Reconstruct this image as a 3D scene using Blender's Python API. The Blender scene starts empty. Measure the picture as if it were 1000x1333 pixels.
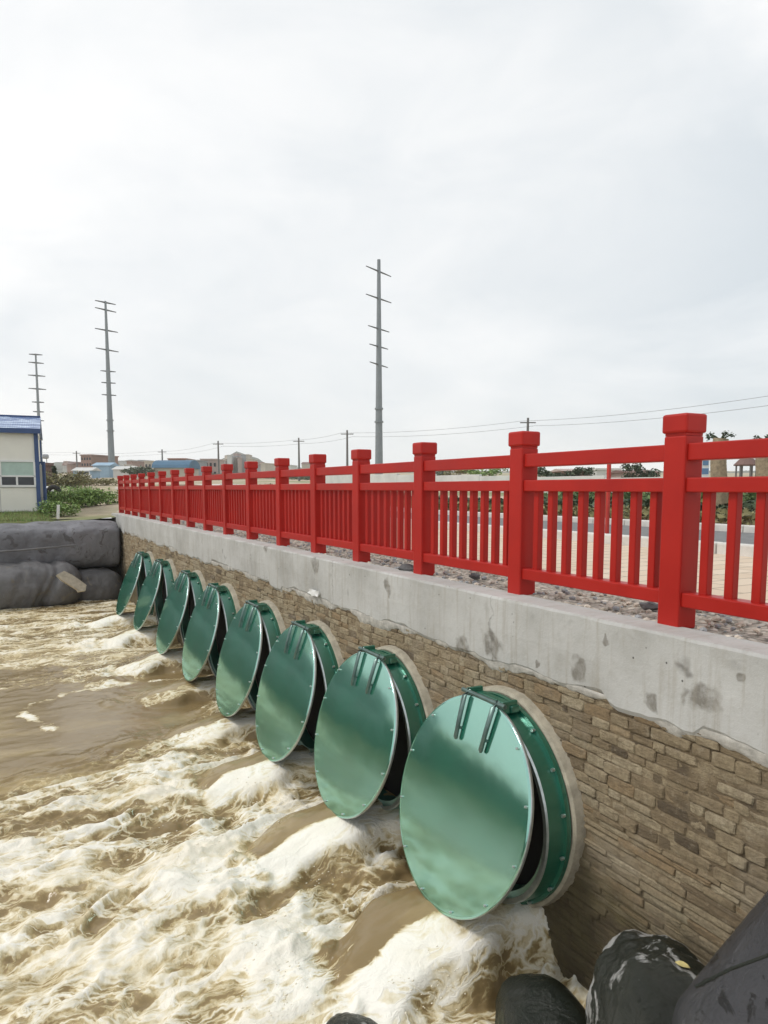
import bpy, bmesh, math, random
import numpy as np
from mathutils import Vector, Matrix, Euler
random.seed(7); RNG = np.random.default_rng(11)
R = math.radians
scene = bpy.context.scene
COL = scene.collection

# ------------------------------------------------------------------ camera
F, YAW, PITCH, CY, EYE = 934.9, R(27.93), R(5.89), 732.6, 0.784
cam = bpy.data.cameras.new('camera'); cam_o = bpy.data.objects.new('camera', cam); COL.objects.link(cam_o)
cam_o.location = (0, 0, EYE); cam_o.rotation_euler = (math.pi/2 - PITCH, 0, -YAW)
cam.sensor_fit = 'VERTICAL'; cam.sensor_height = 36; cam.lens = F/1333*36; cam.shift_y = (CY-666.5)/1333
cam.clip_start = .05; cam.clip_end = 6000
scene.camera = cam_o
FH = Vector((math.sin(YAW), math.cos(YAW), 0)); RH = Vector((math.cos(YAW), -math.sin(YAW), 0))
FW = FH*math.cos(PITCH) + Vector((0, 0, -math.sin(PITCH))); UP = RH.cross(FW)
def ray(x, y): return FW + RH*((x-500)/F) - UP*((y-CY)/F)
def at(x, y, dist):                       # point at horizontal depth dist (m) in the direction of a photo pixel
    d = ray(x, y); return Vector((0, 0, EYE)) + d*(dist/d.dot(FH))
def at_x(x, y, X):
    d = ray(x, y); return Vector((0, 0, EYE)) + d*(X/d.x)
def at_z(x, y, z):
    d = ray(x, y); return Vector((0, 0, EYE)) + d*((z-EYE)/d.z)

# ------------------------------------------------------------------ numpy noise
_perm = RNG.permutation(4096); _val = RNG.random(4096)
def vnoise(x, y, seed=0):
    xi = np.floor(x).astype(np.int64); yi = np.floor(y).astype(np.int64); fx = x-xi; fy = y-yi
    fx = fx*fx*fx*(fx*(fx*6-15)+10); fy = fy*fy*fy*(fy*(fy*6-15)+10)
    def h(a, b): return _val[_perm[(_perm[(a+seed*131) & 4095] + b) & 4095]]
    return (h(xi, yi)*(1-fx)+h(xi+1, yi)*fx)*(1-fy) + (h(xi, yi+1)*(1-fx)+h(xi+1, yi+1)*fx)*fy
def fbm(x, y, o=4, seed=0, g=.5):
    s = 0; a = 1; t = 0
    for i in range(o):
        s = s + a*vnoise(x*2**i+17.3*i, y*2**i+5.1*i, seed+i); t += a; a *= g
    return s/t
def ridge(x, y, o=4, seed=0, g=.55):
    s = 0; a = 1; t = 0
    for i in range(o):
        s = s + a*(1-np.abs(2*vnoise(x*2**i+9.7*i, y*2**i+3.3*i, seed+i)-1)); t += a; a *= g
    return s/t
def sstep(a, b, x):
    t = np.clip((x-a)/(b-a), 0, 1); return t*t*(3-2*t)

# ------------------------------------------------------------------ mesh helpers
class MB:
    def __init__(s): s.v = []; s.f = []; s.m = []; s.sm = []
    def add(s, vs, fs, mat=0, smooth=False):
        n = len(s.v); s.v += [tuple(v) for v in vs]; s.f += [tuple(i+n for i in f) for f in fs]
        s.m += [mat]*len(fs); s.sm += [smooth]*len(fs)
    def box(s, c, size, rz=0, mat=0, bev=0, rot=None):
        hx, hy, hz = (q/2 for q in size); b = min(bev, hx*.9, hy*.9, hz*.9)
        M = rot if rot is not None else Matrix.Rotation(rz, 3, 'Z'); c = Vector(c)
        if b <= 0:
            vs = [Vector((i*hx, j*hy, k*hz)) for k in (-1, 1) for j in (-1, 1) for i in (-1, 1)]
            fs = [(0, 2, 3, 1), (4, 5, 7, 6), (0, 1, 5, 4), (2, 6, 7, 3), (0, 4, 6, 2), (1, 3, 7, 5)]
        else:
            bm = bmesh.new(); bmesh.ops.create_cube(bm, size=2)
            for v in bm.verts: v.co = Vector((v.co.x*hx, v.co.y*hy, v.co.z*hz))
            bmesh.ops.bevel(bm, geom=bm.edges[:], offset=b, segments=2, affect='EDGES', profile=.5)
            bm.verts.index_update(); vs = [v.co.copy() for v in bm.verts]; fs = [tuple(v.index for v in f.verts) for f in bm.faces]; bm.free()
        s.add([M @ v + c for v in vs], fs, mat)
    def tube(s, pts, r, n=8, mat=0, cap=True):
        pts = [Vector(p) for p in pts]; rs = r if isinstance(r, (list, tuple)) else [r]*len(pts); vs = []
        for i, p in enumerate(pts):
            d = (pts[min(i+1, len(pts)-1)] - pts[max(i-1, 0)]).normalized()
            a = d.cross(Vector((0, 0, 1)) if abs(d.z) < .9 else Vector((1, 0, 0))).normalized(); b = d.cross(a)
            vs += [p + (a*math.cos(t)+b*math.sin(t))*rs[i] for t in (2*math.pi*k/n for k in range(n))]
        fs = [(i*n+k, i*n+(k+1) % n, (i+1)*n+(k+1) % n, (i+1)*n+k) for i in range(len(pts)-1) for k in range(n)]
        s.add(vs, fs, mat, True)
        if cap: s.add([vs[k] for k in range(n)], [tuple(range(n))], mat); s.add(vs[-n:], [tuple(range(n-1, -1, -1))], mat)
    def lathe_x(s, prof, n=64, mat=0, close=False, smooth=False):   # profile of (x, radius) around the X axis
        vs = [(x, r*math.cos(2*math.pi*k/n), r*math.sin(2*math.pi*k/n)) for x, r in prof for k in range(n)]
        m = len(prof); fs = [(i*n+k, i*n+(k+1) % n, ((i+1) % m)*n+(k+1) % n, ((i+1) % m)*n+k) for i in range(m if close else m-1) for k in range(n)]
        s.add(vs, fs, mat, smooth)
    def build(s, name, mat, parent=None, loc=None, smooth=None):
        me = bpy.data.meshes.new(name); me.from_pydata([tuple(v) for v in s.v], [], s.f)
        for mm in (mat if isinstance(mat, (list, tuple)) else [mat]): me.materials.append(mm)
        me.polygons.foreach_set('material_index', s.m); me.polygons.foreach_set('use_smooth', s.sm if smooth is None else [smooth]*len(s.f))
        me.update(); o = bpy.data.objects.new(name, me); COL.objects.link(o)
        if parent: o.parent = parent
        if loc is not None: o.location = loc
        return o
def fix_normals(o):
    bm = bmesh.new(); bm.from_mesh(o.data); bmesh.ops.recalc_face_normals(bm, faces=bm.faces[:]); bm.to_mesh(o.data); bm.free(); return o
def tag(o, label=None, cat=None, group=None, kind=None):
    if label: o['label'] = label
    if cat: o['category'] = cat
    if group: o['group'] = group
    if kind: o['kind'] = kind
    return o
def empty(name, loc=(0, 0, 0), rz=0):
    o = bpy.data.objects.new(name, None); COL.objects.link(o); o.location = loc; o.rotation_euler.z = rz; return o
def copy_tree(o, parent=None):
    c = o.copy(); COL.objects.link(c)
    if parent: c.parent = parent
    for ch in list(o.children): copy_tree(ch, c)
    return c
def grid_mesh(name, X, Y, Z, mat, attrs=None, keep=None, smooth=True):
    ny, nx = X.shape; me = bpy.data.meshes.new(name)
    co = np.stack([X.ravel(), Y.ravel(), Z.ravel()], 1); idx = np.arange(nx*ny).reshape(ny, nx)
    q = np.stack([idx[:-1, :-1], idx[:-1, 1:], idx[1:, 1:], idx[1:, :-1]], -1).reshape(-1, 4)
    if keep is not None: q = q[keep.ravel()]
    me.from_pydata(co.tolist(), [], q.tolist()); me.materials.append(mat)
    me.polygons.foreach_set('use_smooth', [smooth]*len(me.polygons))
    for k, a in (attrs or {}).items():
        at_ = me.attributes.new(k, 'FLOAT', 'POINT'); at_.data.foreach_set('value', a.ravel().astype(np.float32))
    me.update(); o = bpy.data.objects.new(name, me); COL.objects.link(o); return o

# ------------------------------------------------------------------ materials
class NT:
    def __init__(s, name):
        s.mat = bpy.data.materials.new(name); s.mat.use_nodes = True; s.t = s.mat.node_tree; s.p = s.t.nodes['Principled BSDF']; s.out = s.t.nodes['Material Output']
    def n(s, typ, **kw):
        nd = s.t.nodes.new(typ)
        for k, v in kw.items():
            if k in nd.inputs.keys(): nd.inputs[k].default_value = v
            else: setattr(nd, k, v)
        return nd
    def l(s, a, b): s.t.links.new(a, b)
    def pos(s, scale=(1, 1, 1), obj=True, loc=(0, 0, 0)):
        tc = s.n('ShaderNodeTexCoord'); mp = s.n('ShaderNodeMapping'); mp.inputs['Scale'].default_value = scale; mp.inputs['Location'].default_value = loc
        s.l(tc.outputs['Object'], mp.inputs['Vector']); return mp.outputs['Vector']
    def noise(s, vec, scale, detail=6, rough=.6, dist=0):
        nd = s.n('ShaderNodeTexNoise'); nd.inputs['Scale'].default_value = scale; nd.inputs['Detail'].default_value = detail; nd.inputs['Roughness'].default_value = rough; nd.inputs['Distortion'].default_value = dist
        if vec is not None: s.l(vec, nd.inputs['Vector'])
        return nd.outputs['Fac']
    def ramp(s, fac, stops):
        r = s.n('ShaderNodeValToRGB'); e = r.color_ramp.elements
        while len(e) < len(stops): e.new(.5)
        for el, (p, c) in zip(e, stops): el.position = p; el.color = tuple(c)+(1,) if len(c) == 3 else c
        s.l(fac, r.inputs['Fac']); return r.outputs['Color']
    def math(s, op, a, b=None, c=None, clamp=False):
        m = s.n('ShaderNodeMath', operation=op, use_clamp=clamp)
        for i, q in enumerate((a, b, c)):
            if q is None: continue
            if isinstance(q, (int, float)): m.inputs[i].default_value = q
            else: s.l(q, m.inputs[i])
        return m.outputs[0]
    def mix(s, fac, a, b, mode='MIX'):
        m = s.n('ShaderNodeMix', data_type='RGBA', blend_type=mode)
        for i, q in ((0, fac), (6, a), (7, b)):
            if isinstance(q, (int, float)): m.inputs[i].default_value = q
            elif isinstance(q, tuple): m.inputs[i].default_value = q if len(q) == 4 else q+(1,)
            else: s.l(q, m.inputs[i])
        return m.outputs[2]
    def attr(s, name): return s.n('ShaderNodeAttribute', attribute_name=name).outputs['Fac']
    def bump(s, h, strength=.3, dist=.02):
        b = s.n('ShaderNodeBump'); b.inputs['Strength'].default_value = strength; b.inputs['Distance'].default_value = dist
        s.l(h, b.inputs['Height']); s.l(b.outputs['Normal'], s.p.inputs['Normal']); return b
    def set(s, **kw):
        for k, v in kw.items():
            i = s.p.inputs[k]
            if isinstance(v, (int, float)): i.default_value = v
            elif isinstance(v, tuple): i.default_value = v if len(v) == 4 else v+(1,)
            else: s.l(v, i)
        return s
def simple(name, col, rough=.7, var=.18, scale=3, bump=0, bscale=40, metal=0, spec=.5):
    t = NT(name); v = t.pos(); n = t.noise(v, scale, 7, .65)
    lo = tuple(c*(1-var) for c in col); hi = tuple(min(1, c*(1+var)) for c in col)
    t.set(**{'Base Color': t.ramp(n, [(.3, lo), (.7, hi)]), 'Roughness': rough, 'Metallic': metal, 'Specular IOR Level': spec})
    if bump: t.bump(t.noise(v, bscale, 6, .7), bump, .01)
    return t.mat

M = {}
t = NT('red_paint'); v = t.pos(); n1 = t.noise(v, 2.2, 6, .6); n2 = t.noise(v, 60, 4, .7)
c = t.ramp(n1, [(.3, (.36, .011, .007)), (.7, (.45, .016, .009))]); dust = t.ramp(t.noise(v, 9, 8, .75), [(.62, (0, 0, 0)), (.85, (1, 1, 1))])
c = t.mix(t.math('MULTIPLY', dust, .16), c, (.42, .10, .08)); t.set(**{'Base Color': c, 'Specular IOR Level': .3, 'Roughness': t.ramp(n1, [(.3, (.36,)*3), (.7, (.52,)*3)])}); t.bump(n2, .12, .004); M['red'] = t.mat
M['red_thin'] = simple('red_metal_paint', (.45, .03, .02), .5)

# concrete with blotches, drips and a rough bottom
t = NT('coping_concrete'); v = t.pos(); n1 = t.noise(v, 1.3, 8, .62); n2 = t.noise(v, 7, 8, .7)
c = t.ramp(n1, [(.28, (.36, .355, .335)), (.5, (.47, .468, .45)), (.75, (.56, .56, .545))])
c = t.mix(t.ramp(n2, [(.52, (0, 0, 0)), (.74, (.5, .5, .5))]), c, (.33, .31, .27))
spots = t.n('ShaderNodeTexVoronoi', feature='F1'); spots.inputs['Scale'].default_value = 5.5; wv = t.n('ShaderNodeVectorMath', operation='ADD')
nz = t.n('ShaderNodeTexNoise'); nz.inputs['Scale'].default_value = 9; t.l(v, nz.inputs['Vector']); sc = t.n('ShaderNodeVectorMath', operation='SCALE'); sc.inputs['Scale'].default_value = .19
t.l(nz.outputs['Color'], sc.inputs[0]); t.l(v, wv.inputs[0]); t.l(sc.outputs[0], wv.inputs[1]); t.l(wv.outputs[0], spots.inputs['Vector'])
sel = t.ramp(t.noise(v, 1.9, 2), [(.54, (0, 0, 0)), (.66, (1, 1, 1))])
sp = t.math('MULTIPLY', t.ramp(spots.outputs['Distance'], [(.07, (1, 1, 1)), (.26, (0, 0, 0))]), sel)
c = t.mix(t.math('MULTIPLY', sp, .75), c, (.13, .12, .105))
blot = None
for (px, py, rr) in ((602, 848, .13), (640, 842, .12), (752, 872, .085), (915, 905, .10), (848, 914, .06), (410, 735, .12), (505, 765, .09), (345, 712, .1), (890, 915, .05), (700, 868, .03), (785, 835, .03), (960, 880, .04)):
    p = at_x(px, py, 3.15); dv = t.n('ShaderNodeVectorMath', operation='DISTANCE'); t.l(wv.outputs[0], dv.inputs[0]); dv.inputs[1].default_value = (p.x+.095, p.y+.095, p.z+.095)
    q = t.math('SUBTRACT', 1, t.math('DIVIDE', dv.outputs['Value'], rr), clamp=True); blot = q if blot is None else t.math('MAXIMUM', blot, q)
bl = t.math('MULTIPLY', t.ramp(blot, [(.0, (0, 0, 0)), (.35, (1, 1, 1))]), t.ramp(t.noise(v, 14, 6, .7), [(.35, (.3,)*3), (.6, (.85,)*3)]))
c = t.mix(bl, c, (.17, .155, .13))
pin = t.n('ShaderNodeTexVoronoi'); pin.inputs['Scale'].default_value = 13; t.l(v, pin.inputs['Vector'])
c = t.mix(t.math('MULTIPLY', t.ramp(pin.outputs['Distance'], [(.05, (1, 1, 1)), (.11, (0, 0, 0))]), t.ramp(t.noise(v, 3.1, 1), [(.56, (0, 0, 0)), (.6, (1, 1, 1))])), c, (.07, .065, .06))
sy_ = t.n('ShaderNodeSeparateXYZ'); t.l(wv.outputs[0], sy_.inputs[0]); fr_ = t.math('ABSOLUTE', t.math('SUBTRACT', t.math('FRACT', t.math('DIVIDE', sy_.outputs['Y'], 2.9)), .5))
c = t.mix(t.math('MULTIPLY', t.ramp(fr_, [(0, (1, 1, 1)), (.0035, (0, 0, 0))]), t.ramp(n2, [(.35, (.2,)*3), (.6, (.8,)*3)])), c, (.14, .13, .115))
st = t.noise(t.pos((1, 7, .5)), 2.5, 7, .65); c = t.mix(t.ramp(st, [(.52, (0, 0, 0)), (.74, (.7,)*3)]), c, (.33, .30, .25))
t.set(**{'Base Color': c, 'Roughness': .85}); t.bump(t.math('ADD', t.noise(v, 30, 8, .7), t.math('MULTIPLY', n2, 2)), .35, .012); M['coping'] = t.mat

t = NT('masonry'); v = t.pos(); tone = t.attr('tone')
c = t.ramp(tone, [(0, (.10, .075, .048)), (.25, (.26, .195, .115)), (.5, (.385, .305, .19)), (.9, (.50, .42, .285)), (1, (.35, .25, .14))])
c = t.mix(t.ramp(t.noise(v, 26, 9, .8), [(.38, (0, 0, 0)), (.66, (.8,)*3)]), c, (.17, .125, .075)); c = t.mix(t.ramp(t.noise(t.pos((1, 1, 1), loc=(3, 7, 1)), 11, 9, .8), [(.55, (0, 0, 0)), (.7, (.7,)*3)]), c, (.46, .39, .28))
c = t.mix(t.ramp(t.noise(v, 2.0, 6, .65), [(.5, (0, 0, 0)), (.7, (.6,)*3)]), c, (.42, .36, .27))
spz = t.n('ShaderNodeSeparateXYZ'); t.l(t.pos(), spz.inputs[0]); zz = t.math('ADD', spz.outputs['Z'], t.math('MULTIPLY', t.noise(v, 2.6, 5, .6), .9))
wet = t.ramp(t.math('MULTIPLY_ADD', zz, -1, -.75), [(.2, (0, 0, 0)), (.65, (1, 1, 1))])           # wet and algae stained near the water
c = t.mix(t.math('MULTIPLY', wet, .88), c, t.ramp(t.noise(v, 5, 5), [(.35, (.075, .055, .028)), (.65, (.13, .105, .045))]))
t.set(**{'Base Color': c, 'Roughness': t.math('MULTIPLY_ADD', wet, -.35, .9)}); t.bump(t.math('ADD', t.noise(v, 45, 9, .75), t.math('MULTIPLY', t.noise(t.pos((1, 1, 4)), 9, 6, .7), 1.5)), 1.0, .018); M['stone'] = t.mat
M['mortar'] = M['stone']
M['plaster'] = simple('lime_plaster', (.46, .44, .40), .9, .3, 12, .8, 45)

# steel flap: lacquered green sheet with a strong soft mirror
def green(name, base, mir, rough, fac):
    t = NT(name); v = t.pos(); n = t.noise(v, 2.5, 6, .6); fine = t.noise(t.pos((1, 1, 9)), 30, 4, .6)
    c = t.ramp(n, [(.3, tuple(q*.85 for q in base)), (.7, tuple(q*1.15 for q in base))]); t.set(**{'Base Color': c, 'Roughness': .4})
    g = t.n('ShaderNodeBsdfGlossy'); g.inputs['Color'].default_value = mir+(1,); t.l(t.math('MULTIPLY_ADD', fine, .08, rough-.04), g.inputs['Roughness'])
    b = t.n('ShaderNodeBump'); b.inputs['Strength'].default_value = .05; b.inputs['Distance'].default_value = .03; t.l(t.noise(v, 3.2, 2, .5), b.inputs['Height']); t.l(b.outputs['Normal'], g.inputs['Normal'])
    m = t.n('ShaderNodeMixShader'); m.inputs[0].default_value = fac; t.l(t.p.outputs[0], m.inputs[1]); t.l(g.outputs[0], m.inputs[2]); t.l(m.outputs[0], t.out.inputs['Surface']); return t.mat
M['flap'] = green('green_lacquered_steel', (.001, .125, .073), (.62, .97, .87), .10, .51)
M['ring'] = green('green_cast_frame', (.002, .10, .06), (.5, .8, .7), .2, .2)
M['steel'] = simple('galvanised_steel', (.5, .54, .53), .35, .2, 12, .1, 60, .85)
M['arm'] = simple('dark_steel_arm', (.13, .19, .175), .35, .3, 12, .1, 60, .7)
M['dark'] = simple('pipe_shade_black', (.008, .008, .008), .9)  # near-black colour painted for the shade inside the pipes
M['collar'] = simple('collar_mortar', (.40, .36, .28), .9, .35, 8, .7, 40)

# muddy water and foam
t = NT('muddy_water'); foam_a = t.attr('foam'); v = t.pos()
nz = t.n('ShaderNodeTexNoise'); nz.inputs['Scale'].default_value = 1.6; nz.inputs['Detail'].default_value = 5; t.l(v, nz.inputs['Vector'])
s1 = t.n('ShaderNodeVectorMath', operation='SCALE'); s1.inputs['Scale'].default_value = .75; t.l(nz.outputs['Color'], s1.inputs[0]); a1 = t.n('ShaderNodeVectorMath', operation='ADD'); t.l(v, a1.inputs[0]); t.l(s1.outputs[0], a1.inputs[1])
mp = t.n('ShaderNodeMapping'); mp.inputs['Scale'].default_value = (.45, 1.5, 1); mp.inputs['Rotation'].default_value = (0, 0, R(14)); t.l(a1.outputs[0], mp.inputs['Vector']); wv = mp.outputs[0]
n1 = t.noise(wv, 2.2, 7, .58, .15); n2 = t.noise(a1.outputs[0], 11, 6, .6, .1)
def cells(scale, w):
    vo = t.n('ShaderNodeTexVoronoi', feature='DISTANCE_TO_EDGE'); vo.inputs['Scale'].default_value = scale; t.l(wv, vo.inputs['Vector']); return t.ramp(vo.outputs['Distance'], [(0, (1, 1, 1)), (w, (0, 0, 0))])
def vein(scale, w, dist, seedv):
    mpv = t.n('ShaderNodeMapping'); mpv.inputs['Location'].default_value = (seedv, seedv*2, 0); t.l(wv, mpv.inputs['Vector'])
    return t.ramp(t.math('ABSOLUTE', t.math('SUBTRACT', t.noise(mpv.outputs[0], scale, 3, .5, dist), .5)), [(0, (1, 1, 1)), (w, (0, 0, 0))])
fil = t.math('MAXIMUM', t.math('MAXIMUM', cells(2.0, .06), t.math('MULTIPLY', cells(5., .10), .8)), t.math('MAXIMUM', vein(1.8, .03, .5, 3.3), t.math('MULTIPLY', vein(4.2, .05, .4, 8.1), .7)))
fil = t.math('MULTIPLY', fil, t.ramp(t.noise(wv, 1.7, 4), [(.35, (.3,)*3), (.6, (1,)*3)]))
fv = t.math('ADD', t.math('MULTIPLY_ADD', n1, 1.5, -.75), t.math('MULTIPLY_ADD', n2, .55, -.275))
fv = t.math('ADD', fv, t.math('MULTIPLY', fil, t.ramp(foam_a, [(.0, (.08,)*3), (.22, (.5,)*3)]))); fv = t.math('ADD', fv, foam_a); 
c = t.ramp(fv, [(.30, (.235, .170, .082)), (.45, (.285, .208, .102)), (.51, (.44, .345, .18)), (.62, (.62, .53, .345)), (.76, (.77, .71, .56)), (.95, (.86, .83, .75))])
c = t.mix(t.math('MULTIPLY', t.ramp(t.noise(wv, 1.1, 4), [(.45, (0, 0, 0)), (.66, (1, 1, 1))]), .6), c, t.mix(.5, c, (.62, .49, .25)))
fm = t.ramp(fv, [(.46, (0, 0, 0)), (.68, (1, 1, 1))])
t.set(**{'Base Color': c, 'Roughness': t.math('MULTIPLY_ADD', fm, .55, .14), 'IOR': 1.33})
hh = t.math('ADD', t.math('MULTIPLY', fm, t.math('ADD', t.math('MULTIPLY', t.noise(a1.outputs[0], 20, 6, .62), .9), t.math('MULTIPLY', fv, 1.2))), t.math('MULTIPLY', t.noise(t.pos((1, 2, 1)), 9, 5, .55), .35))
t.bump(hh, .38, .026); M['water'] = t.mat
M['spray'] = simple('foam_spray', (.78, .72, .58), .6, .12, 9)

# ground things
t = NT('soil'); v = t.pos(); n = t.noise(v, .6, 8, .65); c = t.ramp(n, [(.3, (.36, .27, .19)), (.55, (.50, .40, .30)), (.75, (.60, .51, .40))])
c = t.mix(t.ramp(t.noise(v, .12, 5, .6), [(.45, (0, 0, 0)), (.6, (.8,)*3)]), c, (.16, .20, .07)); t.set(**{'Base Color': c, 'Roughness': .95}); t.bump(t.noise(v, 20, 8, .7), .6, .03); M['soil'] = t.mat
t = NT('gravel'); v = t.pos(); vo = t.n('ShaderNodeTexVoronoi'); vo.inputs['Scale'].default_value = 26; t.l(v, vo.inputs['Vector'])
sg = t.n('ShaderNodeSeparateColor'); t.l(vo.outputs['Color'], sg.inputs[0])
c = t.ramp(sg.outputs[0], [(0, (.26, .225, .18)), (.4, (.50, .44, .36)), (.8, (.66, .59, .50)), (1, (.74, .69, .61))]); c = t.mix(t.ramp(vo.outputs['Distance'], [(.5, (0, 0, 0)), (.9, (.8,)*3)]), c, (.12, .10, .08))
t.set(**{'Base Color': c, 'Roughness': .9}); t.bump(t.math('MULTIPLY', vo.outputs['Distance'], -1), .9, .03); M['gravel'] = t.mat
M['pebble'] = simple('pebble', (.58, .52, .44), .9, .5, 5, .4, 40)
t = NT('paving'); v = t.pos(); br = t.n('ShaderNodeTexBrick'); br.inputs['Scale'].default_value = 1; br.inputs['Brick Width'].default_value = .6; br.inputs['Row Height'].default_value = .3; br.inputs['Mortar Size'].default_value = .012; br.offset = .5
br.inputs['Color1'].default_value = (.56, .43, .31, 1); br.inputs['Color2'].default_value = (.64, .52, .40, 1); br.inputs['Mortar'].default_value = (.25, .19, .13, 1); t.l(v, br.inputs['Vector'])
c = t.mix(t.math('MULTIPLY', t.noise(v, 3, 8, .7), .4), br.outputs['Color'], (.62, .54, .43)); t.set(**{'Base Color': c, 'Roughness': .85}); t.bump(t.noise(v, 40, 6), .2, .01); M['paving'] = t.mat
M['kerb'] = simple('kerb_stone', (.62, .60, .56), .85, .15, 6, .3)
M['asphalt'] = simple('asphalt', (.17, .17, .17), .9, .2, 8, .4, 80)
M['planting'] = simple('planting_soil', (.16, .10, .05), .95, .4, 4, .6)
t = NT('grass_turf'); v = t.pos(); t.set(**{'Base Color': t.ramp(t.noise(v, 2, 8, .7), [(.3, (.09, .13, .03)), (.55, (.19, .22, .07)), (.8, (.36, .33, .17))]), 'Roughness': .95}); t.bump(t.noise(v, 60, 6, .8), .8, .05); M['turf'] = t.mat
def leafmat(name, a, b):
    t = NT(name); gi = t.n('ShaderNodeNewGeometry'); t.set(**{'Base Color': t.ramp(gi.outputs['Random Per Island'], [(0, a), (1, b)]), 'Roughness': .6}); return t.mat
M['leaf'] = leafmat('leaf_bush', (.085, .16, .035), (.27, .39, .10)); M['leaf_dark'] = leafmat('leaf_dark', (.022, .045, .02), (.07, .10, .04)); M['leaf_dry'] = leafmat('leaf_dry', (.12, .105, .035), (.24, .22, .09)); M['leaf_far'] = leafmat('leaf_far', (.06, .085, .05), (.13, .15, .09)); M['hedge'] = leafmat('hedge_leaf', (.055, .10, .03), (.17, .25, .08))
M['bank'] = simple('bank_earth', (.028, .032, .018), .95, .4, 2, .8, 12)
M['bark'] = simple('bark', (.20, .15, .10), .9, .4, 6, .6)
M['straw'] = simple('straw_wrapped_trunk', (.33, .26, .17), .95, .35, 14, .6)

def rubber(name, col, hi, rough, lo_t=.5, ps=3.2):
    t = NT(name); v = t.pos(); n = t.noise(v, 1.4, 8, .62, .3); c = t.ramp(n, [(.3, tuple(q*.6 for q in col)), (.55, col), (.75, tuple(q*1.3 for q in col))])
    c = t.mix(t.ramp(t.noise(v, ps, 8, .62, .9), [(lo_t, (0, 0, 0)), (lo_t+.04, (.85,)*3)]), c, hi)
    t.set(**{'Base Color': c, 'Specular IOR Level': .5 if rough > .5 else .4, 'Roughness': t.ramp(t.noise(v, 4, 5), [(.3, (rough,)*3), (.7, (rough+.22,)*3)])}); t.bump(t.math('ADD', t.noise(v, 60, 6, .7), t.math('MULTIPLY', t.noise(v, 5, 6, .65, .8), 3)), .55, .03); return t.mat
M['geo'] = rubber('grey_geotextile', (.19, .19, .205), (.085, .08, .08), .6, .60)
M['geo_dark'] = rubber('dark_geotextile', (.14, .137, .14), (.17, .15, .12), .7, .6)
M['black_wet'] = rubber('wet_black_film', (.012, .016, .010), (.035, .04, .022), .08, .58)
M['black_mud'] = rubber('muddy_black_film', (.022, .025, .018), (.42, .415, .40), .08, .525, 3.0)
M['black_matt'] = rubber('worn_black_film', (.05, .05, .055), (.008, .008, .008), .10, .58, 6.5)
M['slab'] = simple('tan_slab', (.44, .39, .31), .9, .25, 9, .5)

# building materials
M['cream'] = simple('cream_panel', (.78, .76, .68), .55, .05, 1.5); M['white'] = simple('white_paint', (.75, .75, .73), .5, .05); M['blue_trim'] = simple('blue_trim', (.035, .075, .19), .5, .15)
t = NT('blue_roof_sheet'); v = t.pos(); wv2 = t.n('ShaderNodeTexWave', bands_direction='X'); wv2.inputs['Scale'].default_value = 4.5; t.l(v, wv2.inputs['Vector'])
c = t.mix(t.ramp(t.noise(t.pos((.9, 3, 1)), 1.5, 5, .6), [(.46, (0, 0, 0)), (.6, (1, 1, 1))]), (.09, .155, .34), (.50, .61, .78)); t.set(**{'Base Color': c, 'Roughness': .35}); t.bump(wv2.outputs['Fac'], .6, .03); M['blue_roof'] = t.mat  # pale blue streaks paint sky glare into the sheet colour
M['glass'] = simple('window_glass', (.03, .035, .04), .12, .3); M['curtain'] = simple('green_curtain_pane', (.40, .52, .46), .3, .12, 4)
M['pole'] = simple('galvanised_mast', (.22, .245, .26), .6, .08, 1, 0, 40, .2); M['arm_far'] = simple('mast_crossarm', (.12, .125, .13), .7); M['wood_pole'] = simple('grey_pole', (.16, .155, .15), .8)
M['wire'] = simple('cable', (.22, .22, .23), .7)
for k, c in dict(brick=(.30, .20, .165), pinkish=(.42, .33, .30), beige=(.48, .43, .36), grey=(.33, .34, .35), pale=(.58, .58, .56), lightblue=(.30, .43, .55), rust=(.28, .15, .11), tiles=(.17, .10, .085)).items(): M['b_'+k] = simple('far_wall_'+k, c, .9, .15, .5)
M['b_steel'] = simple('far_blue_sheet', (.045, .13, .22), .6, .15, .3); M['hill'] = simple('hill_scrub', (.15, .155, .13), .95, .35, .06)
M['tyre'] = simple('tyre_rubber', (.015, .015, .015), .8); M['car_white'] = simple('car_white', (.7, .7, .7), .3, .03); M['red_dot'] = simple('red_plastic', (.35, .05, .06), .5); M['lampgrey'] = simple('lamp_grey', (.35, .36, .38), .5)
M['sign_blue'] = simple('sign_blue', (.12, .22, .36), .5); M['leaf_yellow'] = simple('yellow_leaf', (.62, .52, .22), .6, .2, 20)

# ------------------------------------------------------------------ world + sun (overcast)
SUN_EL, SUN_AZ = R(52), R(-70)      # sun high on the river side, veiled
w = bpy.data.worlds.new('World'); scene.world = w; w.use_nodes = True; nt = w.node_tree; nt.nodes.clear()
def wn(t_, **kw):
    nd = nt.nodes.new(t_)
    for k, q in kw.items():
        if k in nd.inputs.keys(): nd.inputs[k].default_value = q
        else: setattr(nd, k, q)
    return nd
out = wn('ShaderNodeOutputWorld'); sky = wn('ShaderNodeTexSky', sky_type='NISHITA', sun_disc=False, sun_elevation=SUN_EL, sun_rotation=SUN_AZ)
bg1 = wn('ShaderNodeBackground', Strength=.1); nt.links.new(sky.outputs[0], bg1.inputs[0])
tc = wn('ShaderNodeTexCoord'); sep = wn('ShaderNodeSeparateXYZ'); nt.links.new(tc.outputs['Generated'], sep.inputs[0])
mpn = wn('ShaderNodeMapping'); mpn.inputs['Scale'].default_value = (1, 1, 2.2); mpn.inputs['Location'].default_value = (.35, .1, .2); nt.links.new(tc.outputs['Generated'], mpn.inputs[0])
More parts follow.
